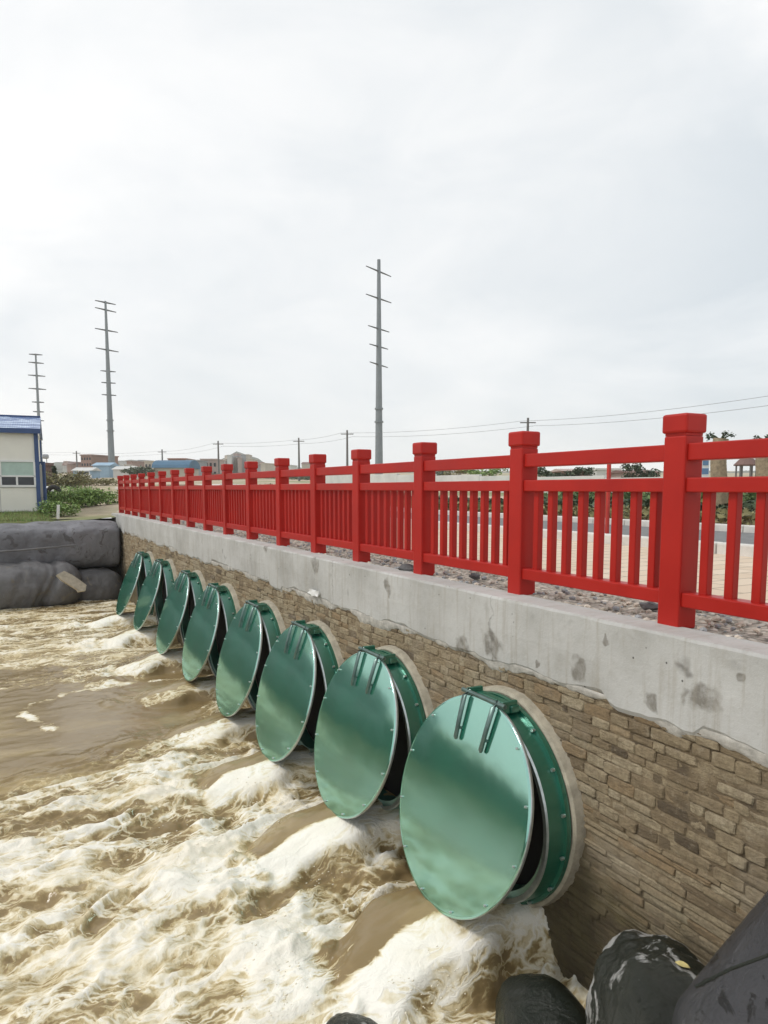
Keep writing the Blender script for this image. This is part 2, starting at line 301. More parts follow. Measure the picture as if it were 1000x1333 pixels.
nA = wn('ShaderNodeTexNoise', Scale=1.9, Detail=8.0, Roughness=.52, Distortion=.35); nt.links.new(mpn.outputs[0], nA.inputs['Vector'])
rp = wn('ShaderNodeValToRGB'); e = rp.color_ramp.elements; e[0].position = .39; e[0].color = (.66, .72, .765, 1); e[1].position = .58; e[1].color = (1.02, 1.02, 1.01, 1); m_ = e.new(.49); m_.color = (.82, .855, .88, 1)
nt.links.new(nA.outputs['Fac'], rp.inputs[0])
gd = ray(400, 170).normalized(); dp = wn('ShaderNodeVectorMath', operation='DOT_PRODUCT'); dp.inputs[1].default_value = tuple(gd); nt.links.new(tc.outputs['Generated'], dp.inputs[0])
mr = wn('ShaderNodeMapRange', interpolation_type='SMOOTHSTEP'); mr.inputs['From Min'].default_value = .80; mr.inputs['From Max'].default_value = 1.0; mr.inputs['To Min'].default_value = 0; mr.inputs['To Max'].default_value = .75; nt.links.new(dp.outputs['Value'], mr.inputs['Value'])
nB = wn('ShaderNodeTexNoise', Scale=4.5, Detail=7.0, Roughness=.55, Distortion=.5); nt.links.new(mpn.outputs[0], nB.inputs['Vector']); mB = wn('ShaderNodeMath', operation='MULTIPLY_ADD'); mB.inputs[1].default_value = 1.3; mB.inputs[2].default_value = .25; nt.links.new(nB.outputs['Fac'], mB.inputs[0])
mC = wn('ShaderNodeMath', operation='MULTIPLY', use_clamp=True); nt.links.new(mr.outputs[0], mC.inputs[0]); nt.links.new(mB.outputs[0], mC.inputs[1])
mg = wn('ShaderNodeMix', data_type='RGBA'); nt.links.new(mC.outputs[0], mg.inputs[0]); nt.links.new(rp.outputs[0], mg.inputs[6]); mg.inputs[7].default_value = (1.0, 1.0, .99, 1)
bg2 = wn('ShaderNodeBackground', Strength=1.0); nt.links.new(mg.outputs[2], bg2.inputs[0])
mx = wn('ShaderNodeMixShader'); mx.inputs[0].default_value = .92; nt.links.new(bg1.outputs[0], mx.inputs[1]); nt.links.new(bg2.outputs[0], mx.inputs[2]); nt.links.new(mx.outputs[0], out.inputs[0])
sl = bpy.data.lights.new('sun', 'SUN'); sl.energy = 1.5; sl.angle = R(14); sl.color = (1, .96, .9); so = bpy.data.objects.new('sun', sl); COL.objects.link(so)
sd = Vector((math.sin(SUN_AZ)*math.cos(SUN_EL), math.cos(SUN_AZ)*math.cos(SUN_EL), math.sin(SUN_EL))); so.rotation_euler = sd.to_track_quat('Z', 'Y').to_euler()
scene.view_settings.view_transform = 'Standard'; scene.view_settings.look = 'None'; scene.view_settings.gamma = 1; scene.cycles.volume_bounces = 4; scene.view_settings.exposure = .12

# ------------------------------------------------------------------ terrain
def gz(x, y):
    zc = x*FH.x + y*FH.y
    z = -.06 + .026*np.maximum(0, zc-25) - .75*sstep(-9.2, -12, x)*sstep(80, 40, y)
    z = z + .30*np.exp(-(((x-5.5)/2.6)**2 + ((y-29.5)/3.2)**2)) - .16*sstep(4, 1, x)*sstep(27, 23.5, y)*(y > 20)
    return z
def axis(*segs):
    a = []
    for lo, hi, st in segs: a += list(np.arange(lo, hi-1e-6, st))
    return np.array(a + [segs[-1][1]])
xs = axis((-600, -60, 45), (-60, -12, 4), (-12, 3.3, .45), (3.3, 3.9, .6), (3.9, 20, .8), (20, 100, 5), (100, 800, 50)); ys = axis((-60, 0, 10), (0, 24, 1.5), (24, 34, .4), (34, 60, 1.3), (60, 200, 7), (200, 750, 50))
X, Y = np.meshgrid(xs, ys); Z = gz(X, Y) + (fbm(X*.5, Y*.5, 4, 3)-.5)*.12*sstep(22, 26, Y) - .03
cx = (X[:-1, :-1]+X[1:, 1:])/2; cy = (Y[:-1, :-1]+Y[1:, 1:])/2
keep = ~((cx < 3.3) & (cy < 24.0) & (cx > -30))
g = grid_mesh('ground', X, Y, Z, M['soil'], keep=keep); tag(g, kind='structure')
def strip(name, x0, x1, y0, y1, dz, mat, nx=2, step=1.0, kind='structure', rough=0):
    X, Y = np.meshgrid(np.linspace(x0, x1, nx), np.arange(y0, y1+.01, step)); o = grid_mesh(name, X, Y, gz(X, Y)+dz+(rough*(fbm(X*6, Y*6, 3, 8)-.5) if rough else 0), mat); tag(o, kind=kind); return o
strip('gravel_strip', 3.40, 4.35, -4, 26, .045, M['gravel'], 20, .05, rough=.04)
strip('paved_walk', 4.35, 7.9, -6, 40, .03, M['paving'])
strip('road', 8.08, 12.6, -20, 60, .005, M['asphalt'])
strip('planting_bed', 12.85, 16.2, -20, 70, .10, M['planting'])
strip('far_pavement', 16.45, 19.5, -20, 70, .09, M['kerb'])
mb = MB()
for i in range(66):
    y = -6+i*1.0; mb.box((7.99, y+.5, float(gz(8, y+.5))+.065), (.18, .985, .21), bev=.02)
tag(mb.build('kerb', M['kerb']), kind='structure')
mb = MB()
for i in range(66):
    y = -6+i*1.0; mb.box((12.72, y+.5, float(gz(12.7, y+.5))+.045), (.22, .985, .19), bev=.02); mb.box((16.32, y+.5, float(gz(16.3, y+.5))+.16), (.24, .985, .42), bev=.02)
tag(mb.build('far_kerb', M['kerb']), kind='structure')
# loose pebbles and dark rubble along the strip
mb = MB()
for i in range(1500):
    y = random.uniform(1.2, 13) if random.random() < .8 else random.uniform(6, 25); x = random.uniform(3.39, 4.3); r_ = random.uniform(.008, .028)
    bm = bmesh.new(); bmesh.ops.create_icosphere(bm, subdivisions=1, radius=r_)
    mb.add([(q.co.x*random.uniform(.7, 1.3)+x, q.co.y*random.uniform(.7, 1.3)+y, q.co.z*.7-.012+r_*.3) for q in bm.verts], [tuple(k.index for k in f.verts) for f in bm.faces], int(random.random() < .3)); bm.free()
tag(mb.build('pebbles', [M['pebble'], M['b_grey']]), 'loose grey and tan pebbles along the foot of the red railing', 'gravel', kind='stuff')
for i, (px, py, s) in enumerate(((524, 741, .07), (838, 792, .05), (612, 752, .045))):
    p = at_z(px, py, .01); bm = bmesh.new(); bmesh.ops.create_icosphere(bm, subdivisions=2, radius=s)
    mb = MB(); mb.add([q.co*random.uniform(.75, 1.2) for q in bm.verts], [tuple(k.index for k in f.verts) for f in bm.faces]); bm.free()
    o = mb.build('rubble_chunk', M['geo_dark'], loc=p+Vector((.05, 0, .01))); o.scale = (1, 1.5, .6)
    tag(o, ['largest dark rubble chunk lying in the gravel beneath the red bottom rail', 'small dark rubble chunk in the gravel beside the nearest red post', 'dark rubble chunk in the gravel close to the middle red posts'][i], 'rubble')

# ------------------------------------------------------------------ wall and coping
EX, YEND = 3.15, 24.75
GATES = [(4.014, 16.3, 1.0, -.68), (5.74, 16.3, 1.0, -.715), (7.514, 16.8, 1.03, -.765), (9.292, 17.2, 1.03, -.77), (11.322, 18.0, 1.04, -.77), (13.326, 19.8, 1.04, -.76), (15.86, 20.4, 1.04, -.77), (18.243, 21.5, 1.07, -.79)]
y = np.arange(-1.0, YEND, .06); mb = MB(); n = len(y)
zb = -.485 + (fbm(y*3.1, y*0, 5, 21)-.5)*.10 - .05*(fbm(y*.7, y*0+3, 2, 5) > .6)
prof = lambda i: [(EX+.25, y[i], -.001), (EX+.012+.006*math.sin(y[i]*9), y[i], .0), (EX+.002, y[i], -.012-.01*float(vnoise(np.array(y[i]*8), np.array(.5), 4))), (EX+.004*math.sin(y[i]*3), y[i], -.25), (EX+.006, y[i], zb[i]+.03), (EX+.025, y[i], zb[i]), (EX+.12, y[i], zb[i]-.01), (EX+.6, y[i], zb[i]), (EX+.6, y[i], -.07), (EX+.25, y[i], -.06)]
vs = []; k = 10
for i in range(n): vs += prof(i)
fs = [(i*k+j, i*k+(j+1) % k, (i+1)*k+(j+1) % k, (i+1)*k+j) for i in range(n-1) for j in range(k)]
fs += [tuple(range(k)), tuple(range((n-1)*k+k-1, (n-1)*k-1, -1))]
mb.add(vs, fs); wall_root = empty('retaining_wall', (0, 0, 0)); tag(wall_root, 'long stone retaining wall with pale concrete coping holding eight green flap gates', 'wall')
mb.build('coping', M['coping'], wall_root)
# masonry: courses of irregular stones on a mortar backing
mb = MB(); tones = []
WX = 3.185
z = -.46; row = 0
while z > -3.0:
    h = random.uniform(.036, .08) if z > -1.25 else random.uniform(.025, .062)
    yy = random.uniform(.4, .8)
    while yy < YEND-.1:
        L = random.choice((random.uniform(.06, .16), random.uniform(.12, .28), random.uniform(.12, .24))) if z > -1.3 else random.uniform(.12, .5)
        if yy > 9: L *= 1.4
        L = min(L, YEND-.05-yy)
        if L < .04: break
        cyy, czz = yy+L/2, z-h/2
        if not any((cyy-gy)**2+(czz-(zt-.745*s))**2 < (.66*s)**2 for gy, ph, s, zt in GATES):
            gap = random.choice((.0003, .0006, .001, .002, .004, .008)); dpt = random.uniform(.006, .018); x1 = WX-dpt+random.uniform(-.004, .004)
            j = lambda a=.007: random.uniform(-a, a)
            wob = .055*(float(vnoise(np.array((yy+L/2)*1.1), np.array(z*1.2), 9))-.5)
            a = [(yy+gap+j(), z-h+gap+j(.005)+wob), (yy+L-gap+j(), z-h+gap+j(.005)+wob), (yy+L-gap+j(), z-gap+j(.005)+wob), (yy+gap+j(), z-gap+j(.005)+wob)]
            # eight-corner outline with knocked-off corners, then a bevelled face
            P = []
            for q in range(4):
                (ay, az), (by, bz) = a[q], a[(q+1) % 4]; c1 = random.uniform(.05, .16); c2 = 1-random.uniform(.05, .16)
                P += [(ay+(by-ay)*c1, az+(bz-az)*c1), (ay+(by-ay)*c2, az+(bz-az)*c2)]
            cy_, cz_ = sum(p[0] for p in P)/8, sum(p[1] for p in P)/8; b = .006
            vo_ = [(WX+.03, p[0], p[1]) for p in P]; vm = [(x1+b, p[0], p[1]) for p in P]
            vi = [(x1+random.uniform(-.003, .004), p[0]+(cy_-p[0])*min(.5, b/max(.01, L/2)), p[1]+(cz_-p[1])*min(.5, b/max(.01, h/2))) for p in P]
            vs = vo_+vm+vi+[(x1+random.uniform(-.006, .003), cy_, cz_)]
            fs = []
            for q in range(8):
                r2 = (q+1) % 8; fs += [(q, r2, 8+r2, 8+q), (8+q, 8+r2, 16+r2, 16+q), (16+q, 16+r2, 24)]
            mb.add(vs, fs); tn = min(1, max(0, random.gauss(.5, .24))) if random.random() > .06 else 1.0
            tones += [tn]*25
        yy += L
    z -= h; row += 1
st = mb.build('masonry', M['stone'], wall_root); a_ = st.data.attributes.new('tone', 'FLOAT', 'POINT'); a_.data.foreach_set('value', np.array(tones, np.float32)); fix_normals(st)
YY, ZZ = np.meshgrid(axis((-.9, .8, .2), (.8, 6.5, .022), (6.5, YEND-.03, .08)), axis((-3.05, -2.6, .1), (-2.6, -.44, .022)))
XX = WX-.0005 - .012*(fbm(YY*5, ZZ*9, 5, 171, .6)-.36) - .020*np.clip(fbm(YY*1.3, ZZ*2.2, 4, 181)-.52, 0, 1)
ins = np.zeros(YY.shape, bool)
for gy, ph, sc_, zt in GATES: ins |= (YY-gy-.03)**2+(ZZ-(zt-.745*sc_))**2 < (.7*sc_)**2
XX = np.where(ins, WX+.02, XX); mo = grid_mesh('mortar_bed', XX, YY, ZZ, M['mortar'], {'tone': np.clip(.22+1.1*(fbm(YY*7, ZZ*12, 4, 191)-.42), .02, .7)}); mo.parent = wall_root
# ragged plaster smeared under the coping
yy = np.arange(.6, YEND-.1, .035); tt = np.linspace(0, 1, 6); YY, TT = np.meshgrid(yy, tt)
dep = .03+.11*np.clip(fbm(yy*2.6, yy*0+2, 6, 31, .62)*2-.68, 0, 1); ZZ = -.455 - TT*dep[None, :]; XX = 3.150+.012*TT+.016*fbm(YY*14, ZZ*14, 3, 5)+.012*(TT > .9)
XX[0] = 3.165
pl = grid_mesh('plaster_smear', XX, YY, ZZ, M['plaster']); pl.parent = wall_root
# collars where the pipes come through
for gy, ph, s, zt in GATES:
    mb = MB(); mb.lathe_x([(3.115, .72*s), (3.105, .75*s), (3.115, .772*s), (3.22, .785*s), (3.22, .68*s), (3.115, .68*s)], 72, 0, True)
    mb.v = [(x, yv+.02*vnoise(np.array(zv*5), np.array(yv*5), 3)-.01, zv+.02*vnoise(np.array(yv*5+9), np.array(zv*5), 3)-.01) for x, yv, zv in mb.v]
    o = mb.build('pipe_collar', M['collar'], wall_root, (0, gy+.03, zt-.745*s)); fix_normals(o)
# return of the coping at the far end
mb = MB(); mb.box((4.1, YEND+.14, -.262), (1.9, .28, .5), bev=.015); mb.build('coping_return', M['coping'], wall_root)

# ------------------------------------------------------------------ flap gates
def make_gate():
    root = empty('flap_gate')
    # body: drum, back flange, silver lip; axis along X, centre .77 below the hinge
    mb = MB(); mb.lathe_x([(2.945, .685), (2.945, .708), (3.065, .714), (3.065, .742), (3.10, .742), (3.10, .62), (2.97, .63), (2.955, .67)], 96, 0, True)
    o = mb.build('seat_ring', M['ring'], root, (0, .03, -.745)); fix_normals(o)
    b = MB(); b.lathe_x([(2.932, .672), (2.932, .702), (2.946, .709), (2.946, .670)], 96, 0, True); b.build('seal_lip', M['steel'], o)
    d = MB(); ring = [(3.12, .64*math.cos(2*math.pi*k/48), .64*math.sin(2*math.pi*k/48)) for k in range(48)]; d.add(ring, [tuple(range(48))]); d.build('pipe_shade_disc', M['dark'], o)  # black disc closes the pipe, standing in for the shade inside
    bm_ = MB(); bm_.tube([(.012, 0, 0), (-.016, 0, 0)], .012, 6); b0 = None
    for k in range(16):
        a = 2*math.pi*(k+.5)/16; c = Vector((3.058, .729*math.cos(a), .729*math.sin(a)))
        if b0 is None: b0 = q = bm_.build('bolt', M['steel'], o)
        else: q = b0.copy(); COL.objects.link(q); q.parent = o
        q.location = c
    # hinge
    br = MB()
    for sy in (-1, 1):
        br.box((2.985, sy*.20, -.015), (.13, .028, .085), bev=.006); br.box((3.02, sy*.12, -.05), (.12, .05, .05), bev=.008)
    br.box((3.02, 0, -.03), (.07, .46, .05), bev=.008); br.build('hinge_bracket', M['ring'], root)
    pn = MB(); pn.tube([(2.915, -.25, .005), (2.915, .25, .005)], .017, 10); pn.build('hinge_pin', M['arm'], root)
    # flap: slightly dished steel disc hanging from the pin
    fl = MB(); RR = .74; prof = [(-.026, .02)]+[(-.026+.010*(r_/RR)**3, r_) for r_ in (.1, .2, .3, .4, .5, .6, .68, .72, .737)]+[(-.012, .74), (.012, .74), (.016, .73)]
    fl.lathe_x(prof, 96, 0, False, True); n_ = 96; base = 0
    fl.add([(-.026, .02*math.cos(2*math.pi*k/n_), .02*math.sin(2*math.pi*k/n_)) for k in range(n_)], [tuple(range(n_))], 0, True)
    fl.add([(.016, .73*math.cos(2*math.pi*k/n_), .73*math.sin(2*math.pi*k/n_)) for k in range(n_)], [tuple(range(n_))], 1)
    fl.v = [(x, yv, zv-.74) for x, yv, zv in fl.v]
    flap = fl.build('flap', [M['flap'], M['ring']], root, (2.93, 0, 0)); fix_normals(flap)
    rim = MB(); rim.lathe_x([(-.012, .7395), (-.010, .7425), (.010, .7425), (.013, .741)], 96, 0, False, True); rim.v = [(x, yv, zv-.74) for x, yv, zv in rim.v]; rim.build('flap_edge', M['steel'], flap)
    for sy in (-1, 1):
        a = MB(); a.tube([(-.018, sy*.172, .02), (-.05, sy*.170, -.03), (-.052, sy*.16, -.20), (-.050, sy*.152, -.33), (-.045, sy*.150, -.345)], [.016, .0175, .0165, .016, .010], 8)
        a.tube([(-.055, sy*.156, -.26), (-.02, sy*.156, -.26)], .011, 6); a.build('hinge_arm', M['arm'], flap)
    bm_ = MB(); bm_.tube([(.01, 0, 0), (-.012, 0, 0), (-.016, 0, 0)], [.0085, .0085, .005], 6); b0 = None
    for a in list(np.linspace(0, 2*math.pi, 13)[:-1]+.2):
        if b0 is None: b0 = q = bm_.build('rivet', M['steel'], flap)
        else: q = b0.copy(); COL.objects.link(q); q.parent = flap
        q.location = (-.018, .705*math.cos(a), .705*math.sin(a)-.74)
    return root
LAB = ['nearest and largest green flap gate beside the black bags', 'second nearest green flap gate, partly behind the largest one', 'third green flap gate from the near end, over smooth brown tongue of water', 'fourth green flap gate from the near end of the wall', 'fifth green flap gate from the near end, fourth from the far end', 'third green flap gate from the far end of the wall', 'second green flap gate from the far corner of the wall', 'farthest and smallest green flap gate next to the grey bags']
proto = make_gate()
for i, (gy, ph, s, zt) in enumerate(GATES):
    o = proto if i == 0 else copy_tree(proto)
    o.location = (2.93-2.93*s, gy, zt); o.scale = (s, s, s); tag(o, LAB[i], 'flap gate', 'green flap gates along the wall')
    for ch in o.children:
        if ch.name.startswith('flap'): ch.rotation_euler.y = R(ph)

# ------------------------------------------------------------------ red railing
PY = [2.85, 4.27, 5.69, 7.01, 8.22, 9.49, 10.88, 12.23, 13.62, 15.04, 16.45, 17.89, 19.34, 20.79, 22.15, 23.50, 24.80]
PX = 3.363+.075
rail_root = empty('red_railing', (PX, PY[0], 0)); tag(rail_root, 'long red painted railing with square capped posts on the concrete coping', 'railing')
def rb(name, mb, parent=rail_root): 
    o = mb.build(name, M['red'], parent); 
    if parent is rail_root: o.matrix_parent_inverse = Matrix.Translation((-PX, -PY[0], 0))
    return o
ALL = [1.36]+PY
for i, py in enumerate(ALL):
    mb = MB(); mb.box((PX, py, .53), (.15, .15, 1.10), bev=.010); p = rb('post', mb)
    c = MB(); c.box((PX, py, 1.088), (.140, .140, .016)); c.box((PX, py, 1.148), (.172, .172, .108), bev=.014); c.build('post_cap', M['red'], p)
bal = []; rest = MB()
for i in range(len(ALL)-1):
    y0, y1 = ALL[i]+.07, ALL[i+1]-.07; L = y1-y0; ym = (y0+y1)/2
    for zc, hh, dd in ((.988, .095, .10), (.805, .082, .105), (.155, .082, .105)):
        mb = MB(); mb.box((PX-.004, ym, zc), (dd, L, hh), bev=.007); rb('rail', mb)
    for k in range(8):
        yb = y0 + L*(k+.72)/8.44
        tgt = rest if i > 11 else MB(); tgt.box((PX, yb, .48), (.052, .052, .59), bev=.006 if i < 6 else 0)
        if i <= 11: rb('baluster', tgt)
o = rb('baluster', rest); o['kind'] = 'stuff'

# scrap stuck on the coping
p = at_x(411, 771, 3.15); mb = MB(); vs = []; fs = []
for i in range(7):
    for j in range(3): vs.append((-.02-.03*random.random(), (i-3)*.045, (j-1)*.03+random.uniform(-.012, .012)))
fs = [(i*3+j, i*3+j+1, (i+1)*3+j+1, (i+1)*3+j) for i in range(6) for j in range(2)]; mb.add(vs, fs, 0, True)
mb.add([(v_[0]+.014, v_[1], v_[2]) for v_ in vs], [tuple(reversed(f)) for f in fs], 0, True); tag(mb.build('plastic_scrap', M['white'], loc=p), 'crumpled white plastic scrap stuck on the coping face', 'scrap')

# ------------------------------------------------------------------ water
WZ = -2.5
EDDY = [([at_z(x, y, -2.5) for x, y in q], w_, k_) for q, w_, k_ in (([(262, 884), (190, 886), (110, 898), (45, 915), (32, 930), (64, 946)], .20, 1.25), ([(250, 870), (150, 880), (60, 893), (-40, 900)], .22, .9), ([(-20, 985), (60, 972), (110, 962), (150, 955)], .13, .75), ([(64, 946), (130, 950), (185, 940)], .14, .6))]
def water(X, Y):
    # turbulence: strong in front of the near gates, calm brown pool in the middle, choppy far away
    calm = np.exp(-(((Y-10.8-.35*X+1.0*(fbm(X*.8, Y*.8, 2, 2)-.5))/1.75)**2))*sstep(2.9, 2.2, X+.4*(vnoise(Y*1.3, X*1.3, 3)-.5)); calm = np.clip(calm*1.5, 0, 1)
    openw = sstep(-4.2, -1.3, X+.5*(vnoise(Y*.6, X*.6, 7)-.5)); turb = (1-calm)*(.45+.55*sstep(14, 8, Y))*(.12+.88*openw); wx = X + .5*(fbm(X*1.1, Y*1.1, 3, 40)-.5); wy = Y + .5*(fbm(X*1.1+7, Y*1.1, 3, 50)-.5)
    ang = R(14); u = wx*math.cos(ang)+wy*math.sin(ang); v = -wx*math.sin(ang)+wy*math.cos(ang)
    big = ridge(u*.62, v*1.7, 3, 60)-.5; mid = ridge(u*1.8, v*4.2, 4, 70)-.5; fine = fbm(u*7, v*13, 4, 80)-.5
    z = WZ + turb*(.24*big+.13*mid+.05*fine) + calm*.012*(fbm(X*3, Y*6, 3, 90)-.5)
    foam = -.03+.33*turb + 1.0*turb*(big+.6*mid) - .62*calm
    foam += .16*sstep(12, 16, Y)*openw - .45*(1-openw)
    # eddy lines that cross the calm pool
    for chain, wd_, st_ in EDDY:
        dm = np.full(X.shape, 9.); wx2 = X+.28*(fbm(X*2.2, Y*2.2, 3, 41)-.5); wy2 = Y+.5*(fbm(X*2.2+4, Y*2.2, 3, 51)-.5)
        for a, b in zip(chain[:-1], chain[1:]):
            vx, vy = b.x-a.x, b.y-a.y; t_ = np.clip(((wx2-a.x)*vx+(wy2-a.y)*vy)/(vx*vx+vy*vy), 0, 1); dm = np.minimum(dm, np.hypot((wx2-a.x-t_*vx)*1.3, (wy2-a.y-t_*vy)*.8))
        foam += calm*st_*np.exp(-(dm/wd_)**2)*(.35+1.1*fbm(X*3.5, Y*3.5, 3, 61))
    for i, (gy, ph, s, zt) in enumerate(GATES):
        zl = zt-1.48*s*math.cos(R(ph)) + .03          # lip of the flap
        xl = 2.93-1.48*s*math.sin(R(ph))
        dy = Y-gy-.05*np.sin(X*9+i); core = sstep(.52, .38, np.abs(dy)+.10*(fbm(X*3, Y*3, 3, 100+i)-.5))
        run = .85; tt = np.clip((xl+.06-X)/run, 0, 1)
        prof = zl + (WZ+.02-zl)*(.55*tt**1.15+.45*tt**2)
        prof = np.where(X > xl+.06, zl+.02*(X-xl), prof) - .10*(np.abs(dy)/.45)**2
        ends = sstep(xl-run-.10, xl-run+.10, X)*core*(1 if i not in (3, 4) else .8)
        z = np.maximum(z, z*(1-ends)+prof*ends + ends*.015*(fbm(X*6, Y*16, 3, 120)-.5))
        smooth = core*sstep(xl-run*.98, xl-run*.7, X)*sstep(.27, .17, np.abs(dy-.17))
        edge = core*sstep(xl-run*1.0, xl-run*.7, X)*(1-sstep(.31, .19, np.abs(dy-.17)))
        streak = fbm(X*1.4+i*7, Y*20, 3, 200+i)-.5
        foam = foam*(1-ends*.8) + ends*.8*(-.50*smooth + 1.5*streak*smooth*(.4+.8*tt) + .85*edge+.2*(1-smooth)*(1-edge))
        # boil where the stream lands
        lx = xl-run-.12; boil = np.exp(-(((X-lx)/.42)**2+(dy/.62)**2))*(.35 if i in (3, 4) else 1)
        z += boil*(.05+.20*(fbm(u*4, v*4, 4, 140)-.35)); foam += boil*.30
        # streak of foam carried away from the stream
        foam += .12*np.exp(-((dy-.05*(2.2-X))/.30)**2)*sstep(-1.5, 2.0, X)*sstep(3.0, 1.9, X)*(0.2 if i in (3, 4) else 1)
    z += .10*np.exp(-((3.2-X)/.18)**2)*(fbm(X*3, Y*3, 3, 160)-.35)*turb
    return z, foam
xs = axis((-40, -8, 2), (-8, -1.2, .3), (-1.2, 3.26, .021)); ys = axis((-12, 2.2, .5), (2.2, 9, .022), (9, 14, .035), (14, 23.2, .06), (23.2, 26.2, .5))
X, Y = np.meshgrid(xs, ys); Z, FO = water(X, Y)
wt = grid_mesh('water', X, Y, Z, M['water'], {'foam': FO}); tag(wt, kind='structure')
# flecks of spray over the boils
mb = MB(); bm = bmesh.new(); bmesh.ops.create_icosphere(bm, subdivisions=1, radius=1); bm.verts.index_update(); iv = [q.co.copy() for q in bm.verts]; jf = [tuple(k.index for k in f.verts) for f in bm.faces]; bm.free()
pts = []
for i, (gy, ph, s, zt) in enumerate(GATES):
    if i in (3, 4): continue
    xl = 2.93-1.48*s*math.sin(R(ph))
    for k in range(150 if i < 3 else 60):
        if random.random() < .6: pts.append((xl-.92-abs(random.gauss(0, .30)), gy+random.gauss(0, .42), abs(random.gauss(0, .09))))
        else: pts.append((xl-.05-random.random()*.5, gy+random.choice((-.47, -.42, .45))+random.gauss(0, .05), abs(random.gauss(0, .07))))
pa = np.array(pts); hz, _ = water(pa[:, 0], pa[:, 1])
for (x, y_, h), z in zip(pts, hz):
    r_ = random.uniform(.002, .006)*(1.0 if y_ < 9 else 1.4); st_ = random.uniform(1, 2.2)
    mb.add([Vector((q.x*r_*st_+x, q.y*r_+y_, q.z*r_*random.uniform(.8, 1.3)+z+h+.01)) for q in iv], jf, 0, True)
tag(mb.build('spray', M['spray']), 'flecks of foam thrown up where the outflows hit the river', 'spray', kind='stuff')

# river banks behind the tubes and on the other side
xx = np.linspace(-34, 3.3, 120); tt = np.linspace(0, 1, 10); XX, TT = np.meshgrid(xx, tt)
o = grid_mesh('river_bank', XX, 23.5+.9*TT+.15*fbm(XX, TT*3, 3, 4), -3.0+TT*(2.84-.75*sstep(-9.2, -12, XX))+.1*fbm(XX*2, TT*5, 3, 5)*(1-TT)-.0, M['bank']); tag(o, kind='structure')
yy = np.linspace(-60, 24.5, 120); YY, TT = np.meshgrid(yy, tt)
o = grid_mesh('opposite_bank', -19.5-2.4*TT-.8*fbm(YY*.4, TT*2, 3, 6), YY, -3.0+TT*2.25+.25*fbm(YY*.8, TT*4, 3, 7), M['bank']); tag(o, kind='structure')
XX, YY = np.meshgrid(np.linspace(-34, -21.4, 30), np.linspace(-60, 24.5, 80)); o = grid_mesh('opposite_ground', XX, YY, -.85+.12*fbm(XX*.4, YY*.4, 3, 8), M['turf']); tag(o, kind='structure')
# ------------------------------------------------------------------ bags / geotubes
def tube_bag(name, p0, p1, ry, rz, mat, seed, fold=.06, nseg=90, nr=48, flat=.75, sag=0, endr=.35, cuts=()):
    p0 = Vector(p0); p1 = Vector(p1); d = p1-p0; L = d.length; d.normalize(); side = d.cross(Vector((0, 0, 1))).normalized(); up = side.cross(d)
    tt = np.linspace(0, 1, nseg); aa = np.linspace(0, 2*math.pi, nr, endpoint=False); T, A = np.meshgrid(tt, aa, indexing='ij')
    e = np.minimum(T*L, (1-T)*L)/endr; e = np.sqrt(np.clip(1-(1-np.clip(e, 0, 1))**2, 0, 1))*.999+.001
    ca, sa = np.cos(A), np.sin(A); cs = np.sign(ca)*np.abs(ca)**flat; sn = np.sign(sa)*np.abs(sa)**flat
    nn = 1+fold*2*(fbm(T*L*1.1, A*1.2/1.0*np.minimum(A, 2*math.pi-A)/3, 4, seed)-.5) + fold*1.2*(ridge(T*L*2.2+np.minimum(A, 2*math.pi-A)*.5, np.minimum(A, 2*math.pi-A)*1.0, 4, seed+9)-.55)
    for c, wd, dp in cuts: nn = nn - dp*np.exp(-((T-c-.02*np.sin(A*2))/wd)**2)
    ox = cs*ry*e*nn; oz = sn*rz*e*nn - sag*np.sin(T*math.pi)
    co = [tuple(p0 + d*(t_*L) + side*a_ + up*b_) for t_, a_, b_ in zip(T.ravel(), ox.ravel(), oz.ravel())]
    fs = [(i*nr+k, i*nr+(k+1) % nr, (i+1)*nr+(k+1) % nr, (i+1)*nr+k) for i in range(nseg-1) for k in range(nr)]; fs += [tuple(range(nr-1, -1, -1)), tuple(range((nseg-1)*nr, nseg*nr))]
    mb = MB(); mb.add(co, fs, 0, True); o = mb.build(name, mat); fix_normals(o); return o
o = tube_bag('geotextile_tube', (3.12, 23.75, -.88), (-9.4, 23.0, -.92), 1.0, .68, M['geo'], 3, .07, 220, 72, .55, 0, .15, cuts=((.14, .006, .03), (.205, .01, .04))); tag(o, 'upper long grey geotextile tube lying across the river end', 'bag', 'grey geotextile tubes')
sm = MB(); sm.tube([at(-30, 720, 19.62), at(30, 716, 19.6), at(100, 709.5, 19.6), at(102, 716, 19.6)], .03, 6); sm.build('seam', M['geo_dark'], o)
o = tube_bag('geotextile_tube', (2.0, 22.9, -1.98), (-9.4, 22.4, -1.95), 1.25, .74, M['geo_dark'], 8, .09, 220, 72, .88, 0, .7, cuts=((.085, .010, .12), (.105, .005, .06), (.16, .008, .04))); tag(o, 'lower long grey geotextile tube with pinched end, resting in the water', 'bag', 'grey geotextile tubes')
o = tube_bag('geotextile_tube', (3.1, 23.3, -2.15), (1.55, 23.0, -2.15), .9, .52, M['geo_dark'], 14, .12, 40, 40, .8, 0, .5); tag(o, 'short dark crumpled bag at the foot of the far wall corner', 'bag', 'grey geotextile tubes')
